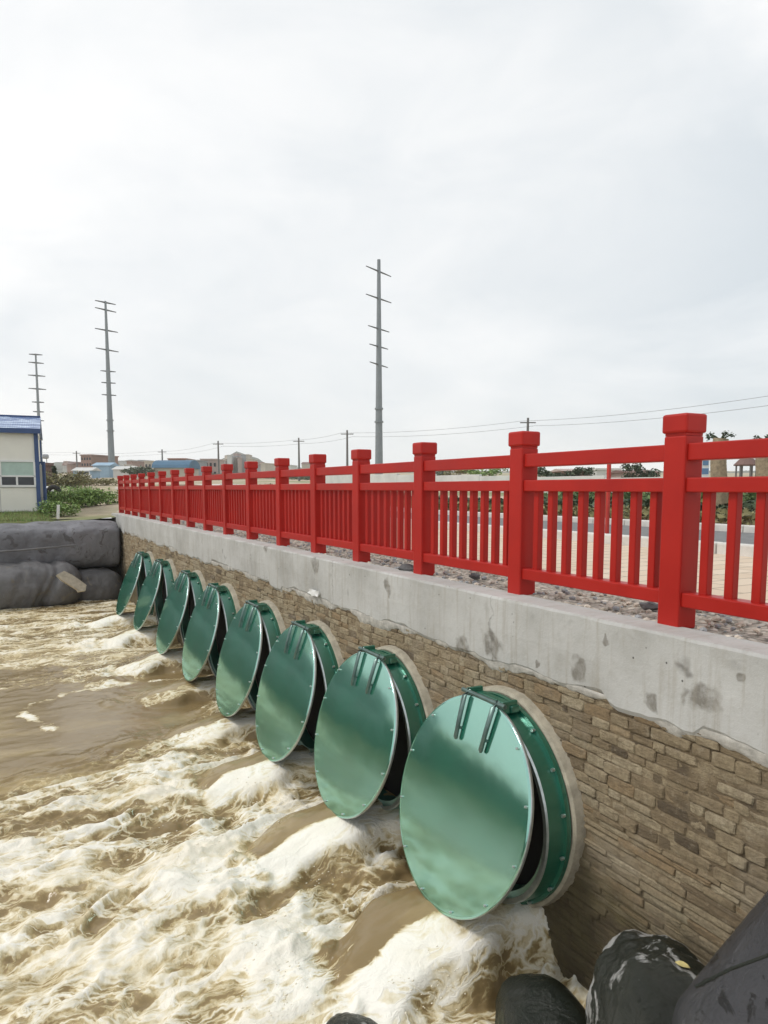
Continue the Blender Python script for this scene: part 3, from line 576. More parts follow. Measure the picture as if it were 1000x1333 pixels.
# tan slab lying over the lower tube's end
c = at(94, 756, 18.85); ax = (at(113, 766, 19.0)-at(77, 745, 18.75)); L = ax.length; ax.normalize(); nrm = Vector((-.25, -.75, .6)).normalized(); wd = nrm.cross(ax).normalized(); nrm = ax.cross(wd)
out_ = [(-.5, -.14), (-.38, .17), (-.1, .2), (.2, .17), (.45, .13), (.52, -.1), (.35, -.30), (.28, -.24), (0, -.23), (-.3, -.22)]
mb = MB(); k = len(out_); vs = [c + ax*(a*L) + wd*b*.62 + nrm*h for h in (.05, -.05) for a, b in out_]
mb.add(vs, [tuple(range(k)), tuple(range(2*k-1, k-1, -1))]+[(i, (i+1) % k, k+(i+1) % k, k+i) for i in range(k)]); o = mb.build('broken_slab', M['slab']); fix_normals(o); tag(o, 'pale tan broken slab lying on the end of the lower grey tube', 'slab')
# near black bags against the wall
def blob(name, c, rad, mat, seed, rot=(0, 0, 0), amp=.12, fr=1.6, sub=6, pw=.8, wr=.02):
    bm = bmesh.new(); bmesh.ops.create_icosphere(bm, subdivisions=sub, radius=1); co = np.array([v.co for v in bm.verts])
    fs = [tuple(v.index for v in f.verts) for f in bm.faces]; bm.free()
    n = fbm(co[:, 0]*fr+co[:, 2]*1.1+5, co[:, 1]*fr-co[:, 2]*.7+5, 4, seed)-.5; wr_ = ridge(co[:, 0]*fr*1.6+co[:, 2], co[:, 1]*fr*3.2-co[:, 2]*2, 4, seed+5)-.55
    cs = np.sign(co)*np.abs(co)**pw; cs = cs*(1+2*amp*n+wr*3*wr_)[:, None]*np.array(rad)
    mb = MB(); mb.add([tuple(q) for q in cs], fs, 0, True); o = mb.build(name, mat, loc=c); o.rotation_euler = rot; return o
g_ = 'black film bags piled at the near foot of the wall'
o = tube_bag('sandbag', at(932, 1475, 2.62), at(1225, 1100, 2.95), .36, .34, M['black_matt'], 4, .075, 110, 56, .95, -.03, .3); tag(o, 'big worn charcoal bag sweeping up to the right edge, topmost of the near pile', 'bag', g_)
sm = MB(); sm.tube([at(905, 1285, 2.36), at(950, 1262, 2.36), at(1010, 1240, 2.38)], .006, 6); sm.build('seam', M['black_wet'], o)
o2 = blob('sandbag', at_x(862, 1340, 2.88), (.36, .50, .40), M['black_mud'], 21, (R(10), 0, R(-30)), .12, 1.5, wr=.022, pw=.92); tag(o2, 'wet black bag with pale grey mud patches between the other near bags', 'bag', g_)
o3 = blob('sandbag', at_x(712, 1350, 2.62), (.28, .44, .225), M['black_wet'], 33, (0, 0, R(-20)), .07, 1.3, wr=.012, pw=.95); tag(o3, 'smooth glossy black bag lowest in the near pile, beside the foam', 'bag', g_)
o4 = blob('sandbag', at_z(462, 1372, -2.52), (.20, .26, .17), M['black_mud'], 44, (0, 0, R(20)), .12, 1.4, wr=.02, pw=.95); tag(o4, 'small black bag almost drowned in foam at the bottom edge of the photo', 'bag', g_)
# yellow leaf on the muddy bag
dg = bpy.context.evaluated_depsgraph_get(); dg.update()
def ray_hit(px, py):
    d = ray(px, py).normalized(); h, loc, nor, idx, ob, mtx = scene.ray_cast(dg, Vector((0, 0, EYE)), d); return loc, nor
lc, nr_ = ray_hit(888, 1259)
mb = MB(); u_ = nr_.cross(Vector((0, 0, 1))).normalized(); v_ = nr_.cross(u_)
pl_ = [(0, -.035), (.018, -.018), (.022, .004), (.012, .024), (0, .036), (-.014, .022), (-.021, 0), (-.016, -.02)]
top_ = [lc + nr_*(.014+.25*abs(a)) + u_*a + v_*b for a, b in pl_]; bot_ = [q-nr_*.003 for q in top_]
mb.add(top_+bot_, [tuple(range(8)), tuple(range(15, 7, -1))]+[(i, (i+1) % 8, 8+(i+1) % 8, 8+i) for i in range(8)]); o = mb.build('fallen_leaf', M['leaf_yellow']); fix_normals(o); tag(o, 'yellow fallen leaf lying on the mottled black bag', 'leaf')

# ------------------------------------------------------------------ foliage
def leaves(mb, c, rad, n, size, mat=0, shell=.45):
    for i in range(n):
        d = Vector((random.gauss(0, 1), random.gauss(0, 1), random.gauss(0, 1))).normalized()*(random.random()**shell)
        p = Vector(c)+Vector((d.x*rad[0], d.y*rad[1], d.z*rad[2])); s = size*random.uniform(.6, 1.4)
        m = Euler((random.uniform(-1, 1), random.uniform(-1, 1), random.uniform(0, 6.3))).to_matrix()
        mb.add([p + m @ Vector(q) for q in ((-s*.25, -s*.5, 0), (s*.28, -s*.1, .1*s), (0, s*.6, 0), (-s*.3, .05*s, .05*s))], [(0, 1, 2, 3)], mat)
def bush(p, w, h, label, group=None, mat='leaf', n=900, size=.12, name='shrub', cat='shrub', dep=None):
    r = empty(name, p); tag(r, label, cat, group); f = MB(); k = max(4, int(w/h*5)); dep = dep or w*.5
    for i in range(k):
        a = random.uniform(-1, 1); leaves(f, (a*w*.38, random.uniform(-.35, .35)*dep, h*random.uniform(.22, .58)*(1-.3*abs(a))), (w*.26, dep*.34, h*random.uniform(.30, .42)), n//k, size)
    s_ = MB()
    for i in range(6): a = random.uniform(-.4, .4)*w; s_.tube([(0, 0, -.08), (a*.6, 0, .02), (a, random.uniform(-.1, .1), h*.6)], [.02*h+.004, .015*h, .008*h], 5)
    fo = f.build('foliage', M[mat], r); s_.build('stem', M['bark'], r); r.rotation_euler.z = -YAW; return r
def tree(p, h, w, label, mat='leaf', group=None, n=700, size=.3, trunk=.25, name='tree', shape=1):
    r = empty(name, p); tag(r, label, 'tree', group); f = MB(); tr = MB(); tr.tube([(0, 0, -.1), (w*.02, 0, h*.35), (0, 0, h*.8)], [h*.028, h*.02, h*.006], 7)
    for i in range(7):
        a = i*2.4; q = Vector((math.cos(a)*w*.3*random.uniform(.5, 1), math.sin(a)*w*.3, h*random.uniform(trunk+.18, .86)))
        if shape == 2: q = Vector((q.x*(1.05-q.z/h), q.y*(1.05-q.z/h), q.z))
        tr.tube([(0, 0, h*(trunk+.05*(i % 3))), q], [h*.012, h*.004], 5); sc_ = random.uniform(.75, 1.15)*(1.25*(1.1-q.z/h)+.1 if shape == 2 else 1)
        leaves(f, q, (w*.24*sc_, w*.24*sc_, h*.16*sc_), n//7, size)
    f.build('crown', M[mat], r); tr.build('trunk', M['bark'], r); return r
def gp(x, y, dist): p = at(x, y, dist); p.z = float(gz(np.array(p.x), np.array(p.y))); return p

gs = 'green shrubs on the left bank'
bush(gp(70, 678, 23.6), 1.5, .62, 'low shrub beside the white stake and the prefab corner', gs, n=1500, size=.07)
bush(gp(94, 664, 27.5), 1.9, .9, 'dark green shrub in the middle of the left bank clump', gs, 'leaf', 2600, .085)
bush(gp(132, 664, 28), 1.9, .82, 'bright green shrub close to the far end of the railing', gs, 'leaf', 2000, .085)
bush(gp(114, 660, 30), 2.0, .68, 'leafy shrub behind the dark shrub on the left bank', gs, 'leaf', 1500, .09)
bush(gp(60, 664, 26.2), 1.2, .6, 'shrub pressed against the foot of the blue hoarding', gs, 'leaf', 1500, .075)
bush(gp(102, 652, 35), 3.2, .9, 'broad leafy shrub along the dirt track', gs, 'leaf', 2200, .1)
bush(gp(84, 655, 33), 2.2, .55, 'yellowish dry shrub behind the left bank clump', gs, 'leaf_dry', 1200, .1)
bush(gp(80, 630, 62), 4.6, 1.9, 'rounded olive bush beyond the dirt track', 'bushes beyond the dirt track', 'leaf_dry', 1400, .22)
bush(gp(97, 630, 66), 2.6, 1.3, 'small olive bush beside the white car', 'bushes beyond the dirt track', 'leaf', 800, .2)
bush(gp(128, 632, 70), 4, .9, 'dry scrub at the foot of the tall left mast', 'bushes beyond the dirt track', 'leaf_dry', 900, .2)
# turf and weeds on the bank
xs = np.linspace(-9, 1.5, 60); ys = np.linspace(23.75, 27.2, 22); X, Y = np.meshgrid(xs, ys); o = grid_mesh('turf', X, Y, gz(X, Y)+.055+.07*fbm(X*2, Y*2, 3, 6)-.10*sstep(.8, 1.5, X)-.02-.12*sstep(24.2, 23.8, Y), M['turf']); tag(o, kind='structure')
mb = MB()
for i in range(9000):
    x = random.uniform(-3.5, 1.3); y_ = random.uniform(23.7, 27.0); h = random.uniform(.04, .13); a = random.uniform(0, 6.3); b_ = float(gz(np.array(x), np.array(y_)))+.04
    mb.add([(x-.008*math.cos(a), y_-.008*math.sin(a), b_), (x+.008*math.cos(a), y_+.008*math.sin(a), b_), (x+random.uniform(-.05, .05), y_+random.uniform(-.05, .05), b_+h)], [(0, 1, 2)], int(random.random() < .4))
tag(mb.build('grass', [M['leaf'], M['leaf_dry']]), 'short uneven grass on top of the left bank', 'grass', kind='stuff')
p = gp(76.5, 681, 22.9); mb = MB(); mb.box((0, 0, .18), (.085, .07, .46), bev=.006, rot=Matrix.Rotation(R(4), 3, 'Y')); tag(mb.build('marker_stake', M['white'], loc=p), 'short white marker stake leaning in the grass', 'stake')
p = gp(96, 674, 24.3); mb = MB(); bm = bmesh.new(); bmesh.ops.create_icosphere(bm, subdivisions=2, radius=.11); mb.add([q.co*random.uniform(.8, 1.2) for q in bm.verts], [tuple(k.index for k in f.verts) for f in bm.faces]); bm.free(); tag(mb.build('stone', M['slab'], loc=p+Vector((0, 0, .08))), 'pale stone on the sandy bank beside the shrubs', 'stone')

# ------------------------------------------------------------------ prefab office on the left
A = at(52.5, 668, 24.4); A.z = -.1; Bv = at(0, 671, 23.9); ux = (A-Bv); ux.z = 0; ux.normalize(); 
root = empty('prefab_office', A, math.atan2(ux.y, ux.x)); tag(root, 'cream prefab site office with blue trim and blue roof on the left bank', 'building')
Wd, Dp, Hh = 9.0, 4.6, 2.72     # local x runs to the left as negative, y away
def pb(name, mat, boxes, parent=root, bev=0):
    mb = MB()
    for c, s in boxes: mb.box(c, s, bev=bev)
    return mb.build(name, mat, parent)
wl = pb('wall', M['cream'], [((-Wd/2, Dp/2, Hh/2+.05), (Wd, Dp, Hh))])
pb('panel_joints', M['b_grey'], [((-x, -.002, .45), (.012, .012, .8)) for x in (1.17, 2.34, 3.5, 4.7, 5.9, 7.1)]+[((-Wd/2, -.002, .93), (Wd-.1, .01, .02))], wl)
pb('base_trim', M['blue_trim'], [((-Wd/2, -.02, .06), (Wd+.04, .08, .12)), ((.03, Dp/2, .06), (.08, Dp, .12))])
pb('corner_trim', M['blue_trim'], [((-.02, -.015, Hh/2+.12), (.13, .06, Hh-.12)), ((.035, Dp-.05, Hh/2+.12), (.05, .12, Hh-.12))])
for i, x in enumerate((.62, 1.78, 2.95, 4.1, 5.3)):
    f = pb('window', M['white'], [((-x, -.02, 1.80), (1.06, .05, .06)), ((-x, -.02, 1.30), (1.06, .05, .05)), ((-x, -.02, .97), (1.06, .05, .07)), ((-x-.51, -.02, 1.385), (.06, .05, .77)), ((-x+.51, -.02, 1.385), (.06, .05, .77)), ((-x-.03, -.021, 1.135), (.06, .05, .28))])
    pb('pane', M['curtain'], [((-x, -.008, 1.55), (.96, .012, .45))], f); pb('pane', M['glass'], [((-x, -.008, 1.135), (.96, .012, .27))], f)
# roof: gable with ridge along the front, overhanging eaves
ov, rh = .16, .62; mb = MB(); x0, x1 = -Wd-.2, .12; e0 = (-ov, Hh+.06); rd = (Dp/2, Hh+.06+rh); e1 = (Dp+ov, Hh+.06)
vs = [(x, q[0], q[1]+dz) for dz in (.07, 0) for x in (x0, x1) for q in (e0, rd, e1)]
mb.add(vs, [(0, 3, 4, 1), (1, 4, 5, 2), (7, 10, 9, 6), (8, 11, 10, 7), (0, 1, 7, 6), (1, 2, 8, 7), (4, 3, 9, 10), (5, 4, 10, 11), (3, 0, 6, 9), (2, 5, 11, 8)]); rf = mb.build('roof', M['blue_roof'], root); fix_normals(rf)
pb('fascia', M['blue_trim'], [((-Wd/2-.04, -ov-.02, Hh+.07), (Wd+.34, .05, .16)), ((-Wd/2-.04, Dp/2, Hh+rh+.14), (Wd+.3, .2, .05))], rf)
mb = MB(); mb.add([(.02, 0, Hh+.06), (.02, Dp, Hh+.06), (.02, Dp/2, Hh+rh+.05), (-.1, 0, Hh+.06), (-.1, Dp, Hh+.06), (-.1, Dp/2, Hh+rh+.05)], [(0, 1, 2), (5, 4, 3), (0, 3, 4, 1), (0, 2, 5, 3), (1, 4, 5, 2)]); mb.build('gable', M['cream'], root)
# red bundle on the ridge end
p = at(33.5, 550, 26.3); mb = MB(); mb.box((0, 0, 0), (.30, .25, .22), bev=.06, rot=Matrix.Rotation(R(35), 3, 'Y')); mb.box((.2, 0, -.1), (.25, .12, .08), bev=.03); mb.box((-.05, 0, .14), (.1, .1, .14), bev=.03); tag(mb.build('roof_ornament', M['red_dot'], loc=p), 'small red ornament on the ridge end of the prefab roof', 'ornament')
# low blue and white hoarding panel at its side
p = gp(54.5, 668, 26.0); r_ = empty('hoarding', p, -YAW+R(-12)); tag(r_, 'blue and white sheet hoarding panel beside the prefab office', 'hoarding')
pb('sheet', M['b_pale'], [((.06, 0, .85), (.10, .04, 1.6))], r_); pb('frame', M['blue_trim'], [((-.04, 0, .88), (.09, .06, 1.76)), ((.17, 0, .88), (.1, .06, 1.76)), ((.06, 0, 1.73), (.28, .065, .07))], r_)
# tyre and drum next to it
p = gp(70.5, 652, 31); mb = MB(); n_ = 28; prof_ = [(.22*math.cos(a)*.45, .25+.10*math.sin(a)) for a in np.linspace(0, 2*math.pi, 12, endpoint=False)]
mb.lathe_x(prof_, n_, 0, True, True); o = mb.build('old_tyre', M['tyre'], loc=p+Vector((0, 0, .50))); o.rotation_euler.z = R(62); tag(o, 'black tyre standing upright beside the hoarding', 'tyre')
p = gp(64.5, 652, 31.3); r_ = empty('drum', p); tag(r_, 'dark drum with a white lid behind the black tyre', 'drum'); mb = MB(); mb.tube([(0, 0, 0), (0, 0, .2), (0, 0, .22), (0, 0, .55)], [.18, .18, .19, .18], 20); mb.build('barrel', M['tyre'], r_); mb = MB(); mb.tube([(0, 0, .55), (0, 0, .72), (0, 0, .78)], [.19, .17, .08], 20); mb.build('lid', M['white'], r_)
# lamp on a post
p = gp(62, 622, 70); r_ = empty('street_lamp', p); tag(r_, 'small street lamp on a thin post above the dark tree', 'street lamp'); h_ = at(62, 595, 70).z-p.z; mb = MB(); mb.tube([(0, 0, 0), (0, 0, h_)], [.07, .04], 6); mb.build('pole', M['lampgrey'], r_); mb = MB(); mb.box((-.1, -.1, h_+.05), (.6, .6, .45), bev=.15); mb.build('lamp_head', M['lampgrey'], r_)

# ------------------------------------------------------------------ masts and utility poles
def mast(top, bot, dist, w0, w1, arms, label):
    b = at(bot[0], bot[1], dist); tp = at(top[0], top[1], dist); z0 = float(gz(np.array(b.x), np.array(b.y)))-.3
    H = tp.z-z0; r = empty('transmission_mast', (b.x, b.y, z0)); tag(r, label, 'mast', 'bare transmission masts')
    pxm = dist/F; mb = MB(); zs = [0, H*.3, H*.3, H*.55, H*.55, H*.8, H]; rr = lambda z: (w0+(w1-w0)*z/H)/2*pxm
    mb.tube([(0, 0, z) for z in np.linspace(0, H, 9)], [rr(z) for z in np.linspace(0, H, 9)], 16); mb.build('shaft', M['pole'], r)
    fl = MB()
    for z in (H*.27, H*.33): fl.tube([(0, 0, z), (0, 0, z+.25)], rr(z)*1.28, 16)
    fl.build('flange', M['pole'], r)
    for (xl, yl), (xr, yr), da in arms:
        L_ = at(xl, yl, dist*(1-da/2)) ; R_ = at(xr, yr, dist*(1+da/2)); L_ -= Vector(r.location); R_ -= Vector(r.location); z = (L_.z+R_.z)/2; a = MB()
        cxx, cyy_ = (L_.x+R_.x)/2, (L_.y+R_.y)/2; L_ = Vector((L_.x-cxx, L_.y-cyy_, z)); R_ = Vector((R_.x-cxx, R_.y-cyy_, z))
        a.tube([L_, L_*.5+Vector((0, 0, z*.5)), Vector((0, 0, z)), R_*.5+Vector((0, 0, z*.5)), R_], [.07*dist/115, .10*dist/115, .14*dist/115, .10*dist/115, .07*dist/115], 6); a.build('crossarm', M['arm_far'], r)
mast((497, 338), (493.5, 640), 115, 10.6, 4.2, [((481, 346.6), (513, 359.7), .047), ((480.4, 383), (513, 394), .045), ((482, 424), (509, 432), .04), ((484, 448.4), (507.7, 454), .036), ((484, 471), (507, 478.5), .045)], 'tallest grey transmission mast, rising behind the middle of the railing')
mast((135.4, 392), (146.5, 630), 150, 9, 2.6, [((121.8, 391), (148.5, 396.5), .022), ((122.3, 400.2), (149.5, 406.6), .026), ((121.8, 427.4), (151.5, 432.6), .025), ((124, 453), (153.5, 458), .028), ((129.7, 482.6), (149.5, 484), .01), ((131, 498), (149.5, 498.7), .008), ((131.7, 513.6), (150.5, 514.8), .01)], 'grey transmission mast with seven crossarms near the railing end')
mast((42, 461), (54.5, 625), 210, 5.2, 2.0, [((32.4, 461), (50, 462), .006), ((34.5, 471.5), (54.5, 473), .01), ((33.6, 488), (56, 490), .012), ((34.5, 505.5), (57.5, 507), .012), ((40.5, 523), (56.5, 524), .006), ((42.5, 535.5), (57, 536.5), .006), ((43.5, 547), (57, 548), .006)], 'farthest grey transmission mast, behind the prefab office roof')
UP_ = [(-60, 575, 170), (99.5, 587, 140), (211, 585, 128), (284, 574, 105), (389, 570, 98), (452, 560, 86), (687.5, 544, 70), (1120, 492, 44)]
ul = [None, 'far utility pole beside the brown block on the left', 'utility pole rising beside the blue roofed shed', 'utility pole in front of the hazy hill town', 'utility pole just left of the tallest mast, second from it', 'utility pole closest to the left of the tallest mast', 'nearest utility pole, behind the second red post', None]
tops = []
for i, (px, py, d) in enumerate(UP_):
    tp = at(px, py, d); z0 = float(gz(np.array(tp.x), np.array(tp.y)))-.2; tops.append(tp)
    if ul[i] is None: continue
    r = empty('utility_pole', (tp.x, tp.y, z0)); tag(r, ul[i], 'utility pole', 'utility poles along the road'); H = tp.z-z0
    mb = MB(); mb.tube([(0, 0, 0), (0, 0, H)], [.17, .11], 8); mb.build('shaft', M['wood_pole'], r)
    mb = MB(); mb.box((0, 0, H-.45), (1.5, .1, .1), rz=-YAW); mb.build('crossarm', M['wood_pole'], r)
for k, (off, dz, lb) in enumerate(((-.65, -.3, 'upper overhead cable strung between the utility poles'), (.65, -.75, 'lower overhead cable strung between the utility poles'))):
    mb = MB(); pts = []
    for a, b in zip(tops[:-1], tops[1:]):
        a2 = a+RH*off+Vector((0, 0, dz)); b2 = b+RH*off+Vector((0, 0, dz))
        for s_ in np.linspace(0, 1, 15)[:-1]: pts.append(a2.lerp(b2, float(s_))-Vector((0, 0, 1))*(4*s_*(1-s_))*(a2-b2).length*.014)
    pts.append(tops[-1]+RH*off+Vector((0, 0, dz))); mb.tube(pts, .015, 5); tag(mb.build('overhead_cable', M['wire']), lb, 'cable', 'overhead cables')

# ------------------------------------------------------------------ distant town, hills
def far_box(x0, x1, ytop, d, mat, name='house', label=None, group=None, roof=None, rows=0, cols=0, dep=8, rz=0, slab=None):
    a = at(x0, 630, d); b = at(x1, 630, d); W = (b-a).length; m_ = (a+b)/2; z0 = float(gz(np.array(m_.x), np.array(m_.y)))-.5; H = at((x0+x1)/2, ytop, d).z-z0
    r = empty(name, (m_.x, m_.y, z0), -YAW+rz); tag(r, label, 'building', group); mb = MB(); mb.box((0, dep/2, H/2), (W, dep, H)); mb.build('wall', M[mat], r)
    if roof and roof[0] == 'b_steel':
        mb = MB(); hr = at((x0+x1)/2, roof[1], d).z-z0-H; q = [(-.3+(dep+.6)*(.5-.5*math.cos(a_)), hr*math.sin(a_)) for a_ in np.linspace(0, math.pi, 9)]; k = len(q); wa = W/2+.3
        mb.add([(sx*(wa-.28*wa*zz/hr*0), yq, H+zz) for sx in (-1, 1) for yq, zz in q], [(i, i+1, k+i+1, k+i) for i in range(k-1)]+[tuple(range(k-1, -1, -1)), tuple(range(k, 2*k))]); mb.build('roof', M['b_steel'], r)
    elif roof:
        mb = MB(); o_ = .3; hr = max(.3, at((x0+x1)/2, roof[1], d).z-z0-H); mb.add([(-W/2-o_, -o_, H), (W/2+o_, -o_, H), (W/2+o_, dep+o_, H), (-W/2-o_, dep+o_, H), (-W/2-o_, dep/2, H+hr), (W/2+o_, dep/2, H+hr)], [(0, 1, 5, 4), (2, 3, 4, 5), (1, 2, 5), (3, 0, 4), (3, 2, 1, 0)]); mb.build('roof', M[roof[0]], r)
    else:
        mb = MB(); mb.box((0, dep/2, H+.12), (W+.3, dep+.3, .24)); mb.build('parapet', M[slab or mat], r)
    for i in range(rows):
        for j in range(cols):
            mb = MB(); mb.box((-W/2+W*(j+.5)/cols, -.02, H*(i+.55)/(rows+.1)), (W/cols*.5, .08, H/(rows+.1)*.42)); mb.build('window', M['glass'], r)
    return r
g1 = 'houses of the distant town'
far_box(105.5, 121.5, 593, 150, 'b_brick', 'apartment_block', 'brown unfinished block with dark window rows left of the left mast', g1, rows=4, cols=4, dep=9, rz=R(-15))
far_box(121.5, 127, 594.5, 165, 'b_pinkish', 'house', 'pinkish house wall directly right of the brown block', g1, dep=7)
far_box(96, 119, 612.5, 125, 'b_lightblue', 'shed', 'low dark shed with pale blue sheet roof in front of the brown block', g1, roof=('b_pale', 608), dep=4)
far_box(122, 143, 606, 140, 'b_lightblue', 'shed', 'pale blue sheet shed beside the left mast', g1, roof=('b_lightblue', 601.5), dep=5)
far_box(148, 172, 611, 135, 'b_pale', 'shed', 'white walled shed right of the left mast', g1, roof=('b_pale', 606.5), dep=5)
far_box(189, 203, 601, 190, 'b_beige', 'house', 'beige house left of the blue roofed shed', g1, rows=2, cols=3, dep=8)
far_box(201, 245, 609, 120, 'b_beige', 'factory_shed', 'big shed with a broad blue sheet roof behind the railing', g1, roof=('b_steel', 598), dep=7)
far_box(220, 243, 598, 150, 'b_rust', 'factory_hall', 'dark flat factory hall roof peeking over the blue shed', g1, dep=8)
far_box(244, 258, 600, 150, 'b_grey', 'house', 'grey green block right of the blue shed', g1, rows=1, cols=2, dep=8)
far_box(262, 283, 598.5, 165, 'b_pinkish', 'house', 'pinkish terrace left of the hill town', g1, rows=2, cols=4, dep=8)
far_box(58, 62.5, 606, 62, 'b_tiles', 'house', 'narrow brown house end beside the prefab hoarding', g1, dep=.8)
for i in range(46):      # pale houses stepping along the horizon
    x = random.choice((random.uniform(74, 104), random.uniform(118, 200), random.uniform(125, 200), random.uniform(245, 285), random.uniform(335, 400))); d = random.uniform(230, 330)
    base = 604 if x < 110 else 603 if x < 200 else 607
    far_box(x-random.uniform(2, 4), x+random.uniform(2, 5), base+random.uniform(-4, 5), d, random.choice(('b_pinkish', 'b_beige', 'b_grey', 'b_pale', 'b_brick', 'b_grey')), 'house', 'small pale far house in the hazy town on the horizon', 'small far houses on the horizon', dep=9, roof=random.choice((None, None, ('b_tiles', 601))), rz=random.uniform(-.4, .4))
for i in range(26):      # houses climbing the hill behind the railing
    x = random.uniform(288, 336); t_ = abs(x-310)/26; d = random.uniform(270, 340); far_box(x-random.uniform(2, 3.4), x+random.uniform(2, 3.4), 589+14*t_*t_+random.uniform(0, 12), d, random.choice(('b_pinkish', 'b_beige', 'b_grey', 'b_pinkish', 'b_pale')), 'house', 'small far house among those climbing the low hill', 'houses on the low hill', dep=8, rz=random.uniform(-.5, .5))
xs = np.linspace(-260, 900, 120); ys = np.linspace(0, 1, 14)
def hill(name, pts, d, dep, mat):
    px = np.array([p[0] for p in pts]); pyy = np.array([p[1] for p in pts]); xx = np.linspace(px[0], px[-1], 110); yt = np.interp(xx, px, pyy)+(fbm(xx*.12, xx*0, 4, 77)-.5)*4
    V = []; 
    for j, f_ in enumerate(np.linspace(0, 1, 9)):
        for x_, y_ in zip(xx, yt):
            top = at(x_, y_, d); b = at(x_, 640, d-dep*(1-f_)); z0 = float(gz(np.array(b.x), np.array(b.y)))-2; b.z = z0+(top.z-z0)*math.sin(f_*math.pi/2)**1.3 + (random.uniform(-.6, .6) if 0 < j < 8 else 0); V.append(b)
    n_ = len(xx); mb = MB(); mb.add(V, [(j*n_+i, j*n_+i+1, (j+1)*n_+i+1, (j+1)*n_+i) for j in range(8) for i in range(n_-1)], 0, True); tag(mb.build(name, mat), kind='structure')
hill('hills', [(-200, 606), (60, 604), (120, 602), (190, 600), (250, 606), (285, 602), (300, 592), (312, 589), (330, 597), (350, 606), (420, 613), (700, 615), (1300, 614)], 430, 120, M['hill'])
# trees of the middle distance
tree(gp(68.5, 622, 64), 1.0*(at(68.5, 602, 64).z-gp(68.5, 622, 64).z), 1.9, 'dark pointed conifer beyond the tyre on the left bank', 'leaf_dark', None, 700, .25, .1, 'conifer_tree', 2)
gt = 'small trees beyond the road'
def ptree(px, ytop, d, w, label, mat='leaf_far', n=600): p = gp(px, 630, d); tree(p, at(px, ytop, d).z-p.z, w, label, mat, gt, n, .16*d/45, .22)
ptree(706, 606, 60, 2.0, 'small round tree right of the second nearest red post', 'leaf_dark')
ptree(733, 611, 62, 2.4, 'low tree left of the taller loose tree, seen between the rails', 'leaf_far')
ptree(757, 603, 60, 2.6, 'loose dark tree in the middle of the nearest full bay', 'leaf_dark')
ptree(822, 602, 52, 1.5, 'slender tree right of the thin red post', 'leaf_dark')
ptree(842, 604, 52, 1.9, 'dark tree close to the left of the nearest red post', 'leaf_dark')
ptree(630, 607, 68, 4.5, 'broad green tree behind the third bay of railing', 'leaf'); ptree(594, 609, 70, 3.6, 'brownish tree beside the broad green tree', 'leaf_dry'); ptree(567, 611, 75, 3.4, 'grey green tree next to the third nearest red post', 'leaf_far')
for i, px in enumerate((176, 182, 190)): ptree(px, 607+i, 120, 5, ['left of three far bushy trees behind the railing end', 'middle of three far bushy trees behind the railing end', 'right of three far bushy trees behind the railing end'][i], 'leaf_far', 300)
def hedge(name, label, x0, x1, y0, y1, z0, h, mat, n, size, cat='hedge'):
    r = empty(name, ((x0+x1)/2, (y0+y1)/2, 0)); tag(r, label, cat); mb = MB(); cx, cy_ = r.location.x, r.location.y
    for i in range(n):
        y_ = random.uniform(y0, y1); x = random.uniform(x0, x1); hh_ = h*(.75+.5*float(vnoise(np.array(y_*.8), np.array(x*.8), 12))); z = z0+float(gz(np.array(x), np.array(y_)))+hh_*random.random()**.6
        s = size*random.uniform(.6, 1.4); m = Euler((random.uniform(-1.2, 1.2), random.uniform(-1.2, 1.2), random.uniform(0, 6.3))).to_matrix()
        mb.add([Vector((x-cx, y_-cy_, z)) + m @ Vector(q) for q in ((-s*.3, -s*.5, 0), (s*.3, -s*.1, .1*s), (0, s*.6, 0), (-s*.3, .05*s, 0))], [(0, 1, 2, 3)])
    mb.build('foliage', M[mat], r)
hedge('low_hedge', 'low brownish border hedge along the far side of the road', 13.0, 14.0, 2, 40, .1, .25, 'leaf_dry', 7000, .13)
hedge('tall_hedge', 'taller clipped green hedge behind the pale border wall', 16.9, 18.2, 2, 22, .1, .62, 'hedge', 15000, .14)
hedge('dark_hedge', 'dark green hedge strip along the road beyond the second bay', 14.2, 15.6, 10, 46, .1, .38, 'leaf_dark', 9000, .16)
hedge('tree_belt', 'long low grey green tree belt beyond the fields', 40, 44, 18, 190, 0, .55, 'leaf_far', 14000, .36)
# far pale perimeter wall and low white buildings on the right
mb = MB(); 
for i in range(10): 
    y_ = 12+i*6; mb.box((30, y_+3, float(gz(np.array(30.), np.array(y_+3)))+.35), (.25, 5.97, 1.5), bev=.02)
o = mb.build('perimeter_wall', M['b_pale']); tag(o, 'long pale perimeter wall far across the road', 'wall')
far_box(735, 768, 613, 75, 'b_rust', 'house', 'low red brown house under the loose dark tree', 'low buildings across the road', roof=('b_pinkish', 610), dep=6)
far_box(776, 806, 612, 90, 'b_pale', 'house', 'low white building behind the thin red post', 'low buildings across the road', dep=8)
far_box(818, 858, 615, 70, 'b_pinkish', 'house', 'low pinkish building left of the nearest red post', 'low buildings across the road', roof=('b_tiles', 612), dep=6)
# thin red post
p = gp(790, 700, 11.5); mb = MB(); mb.box((0, 0, .62), (.05, .05, 1.24), bev=.006); mb.box((0, 0, .01), (.12, .12, .03), bev=.004); mb.box((0, 0, 1.25), (.06, .06, .03), bev=.008); tag(mb.build('red_post', M['red_thin'], loc=p), 'thin red post standing beyond the railing in the nearest full bay', 'post')
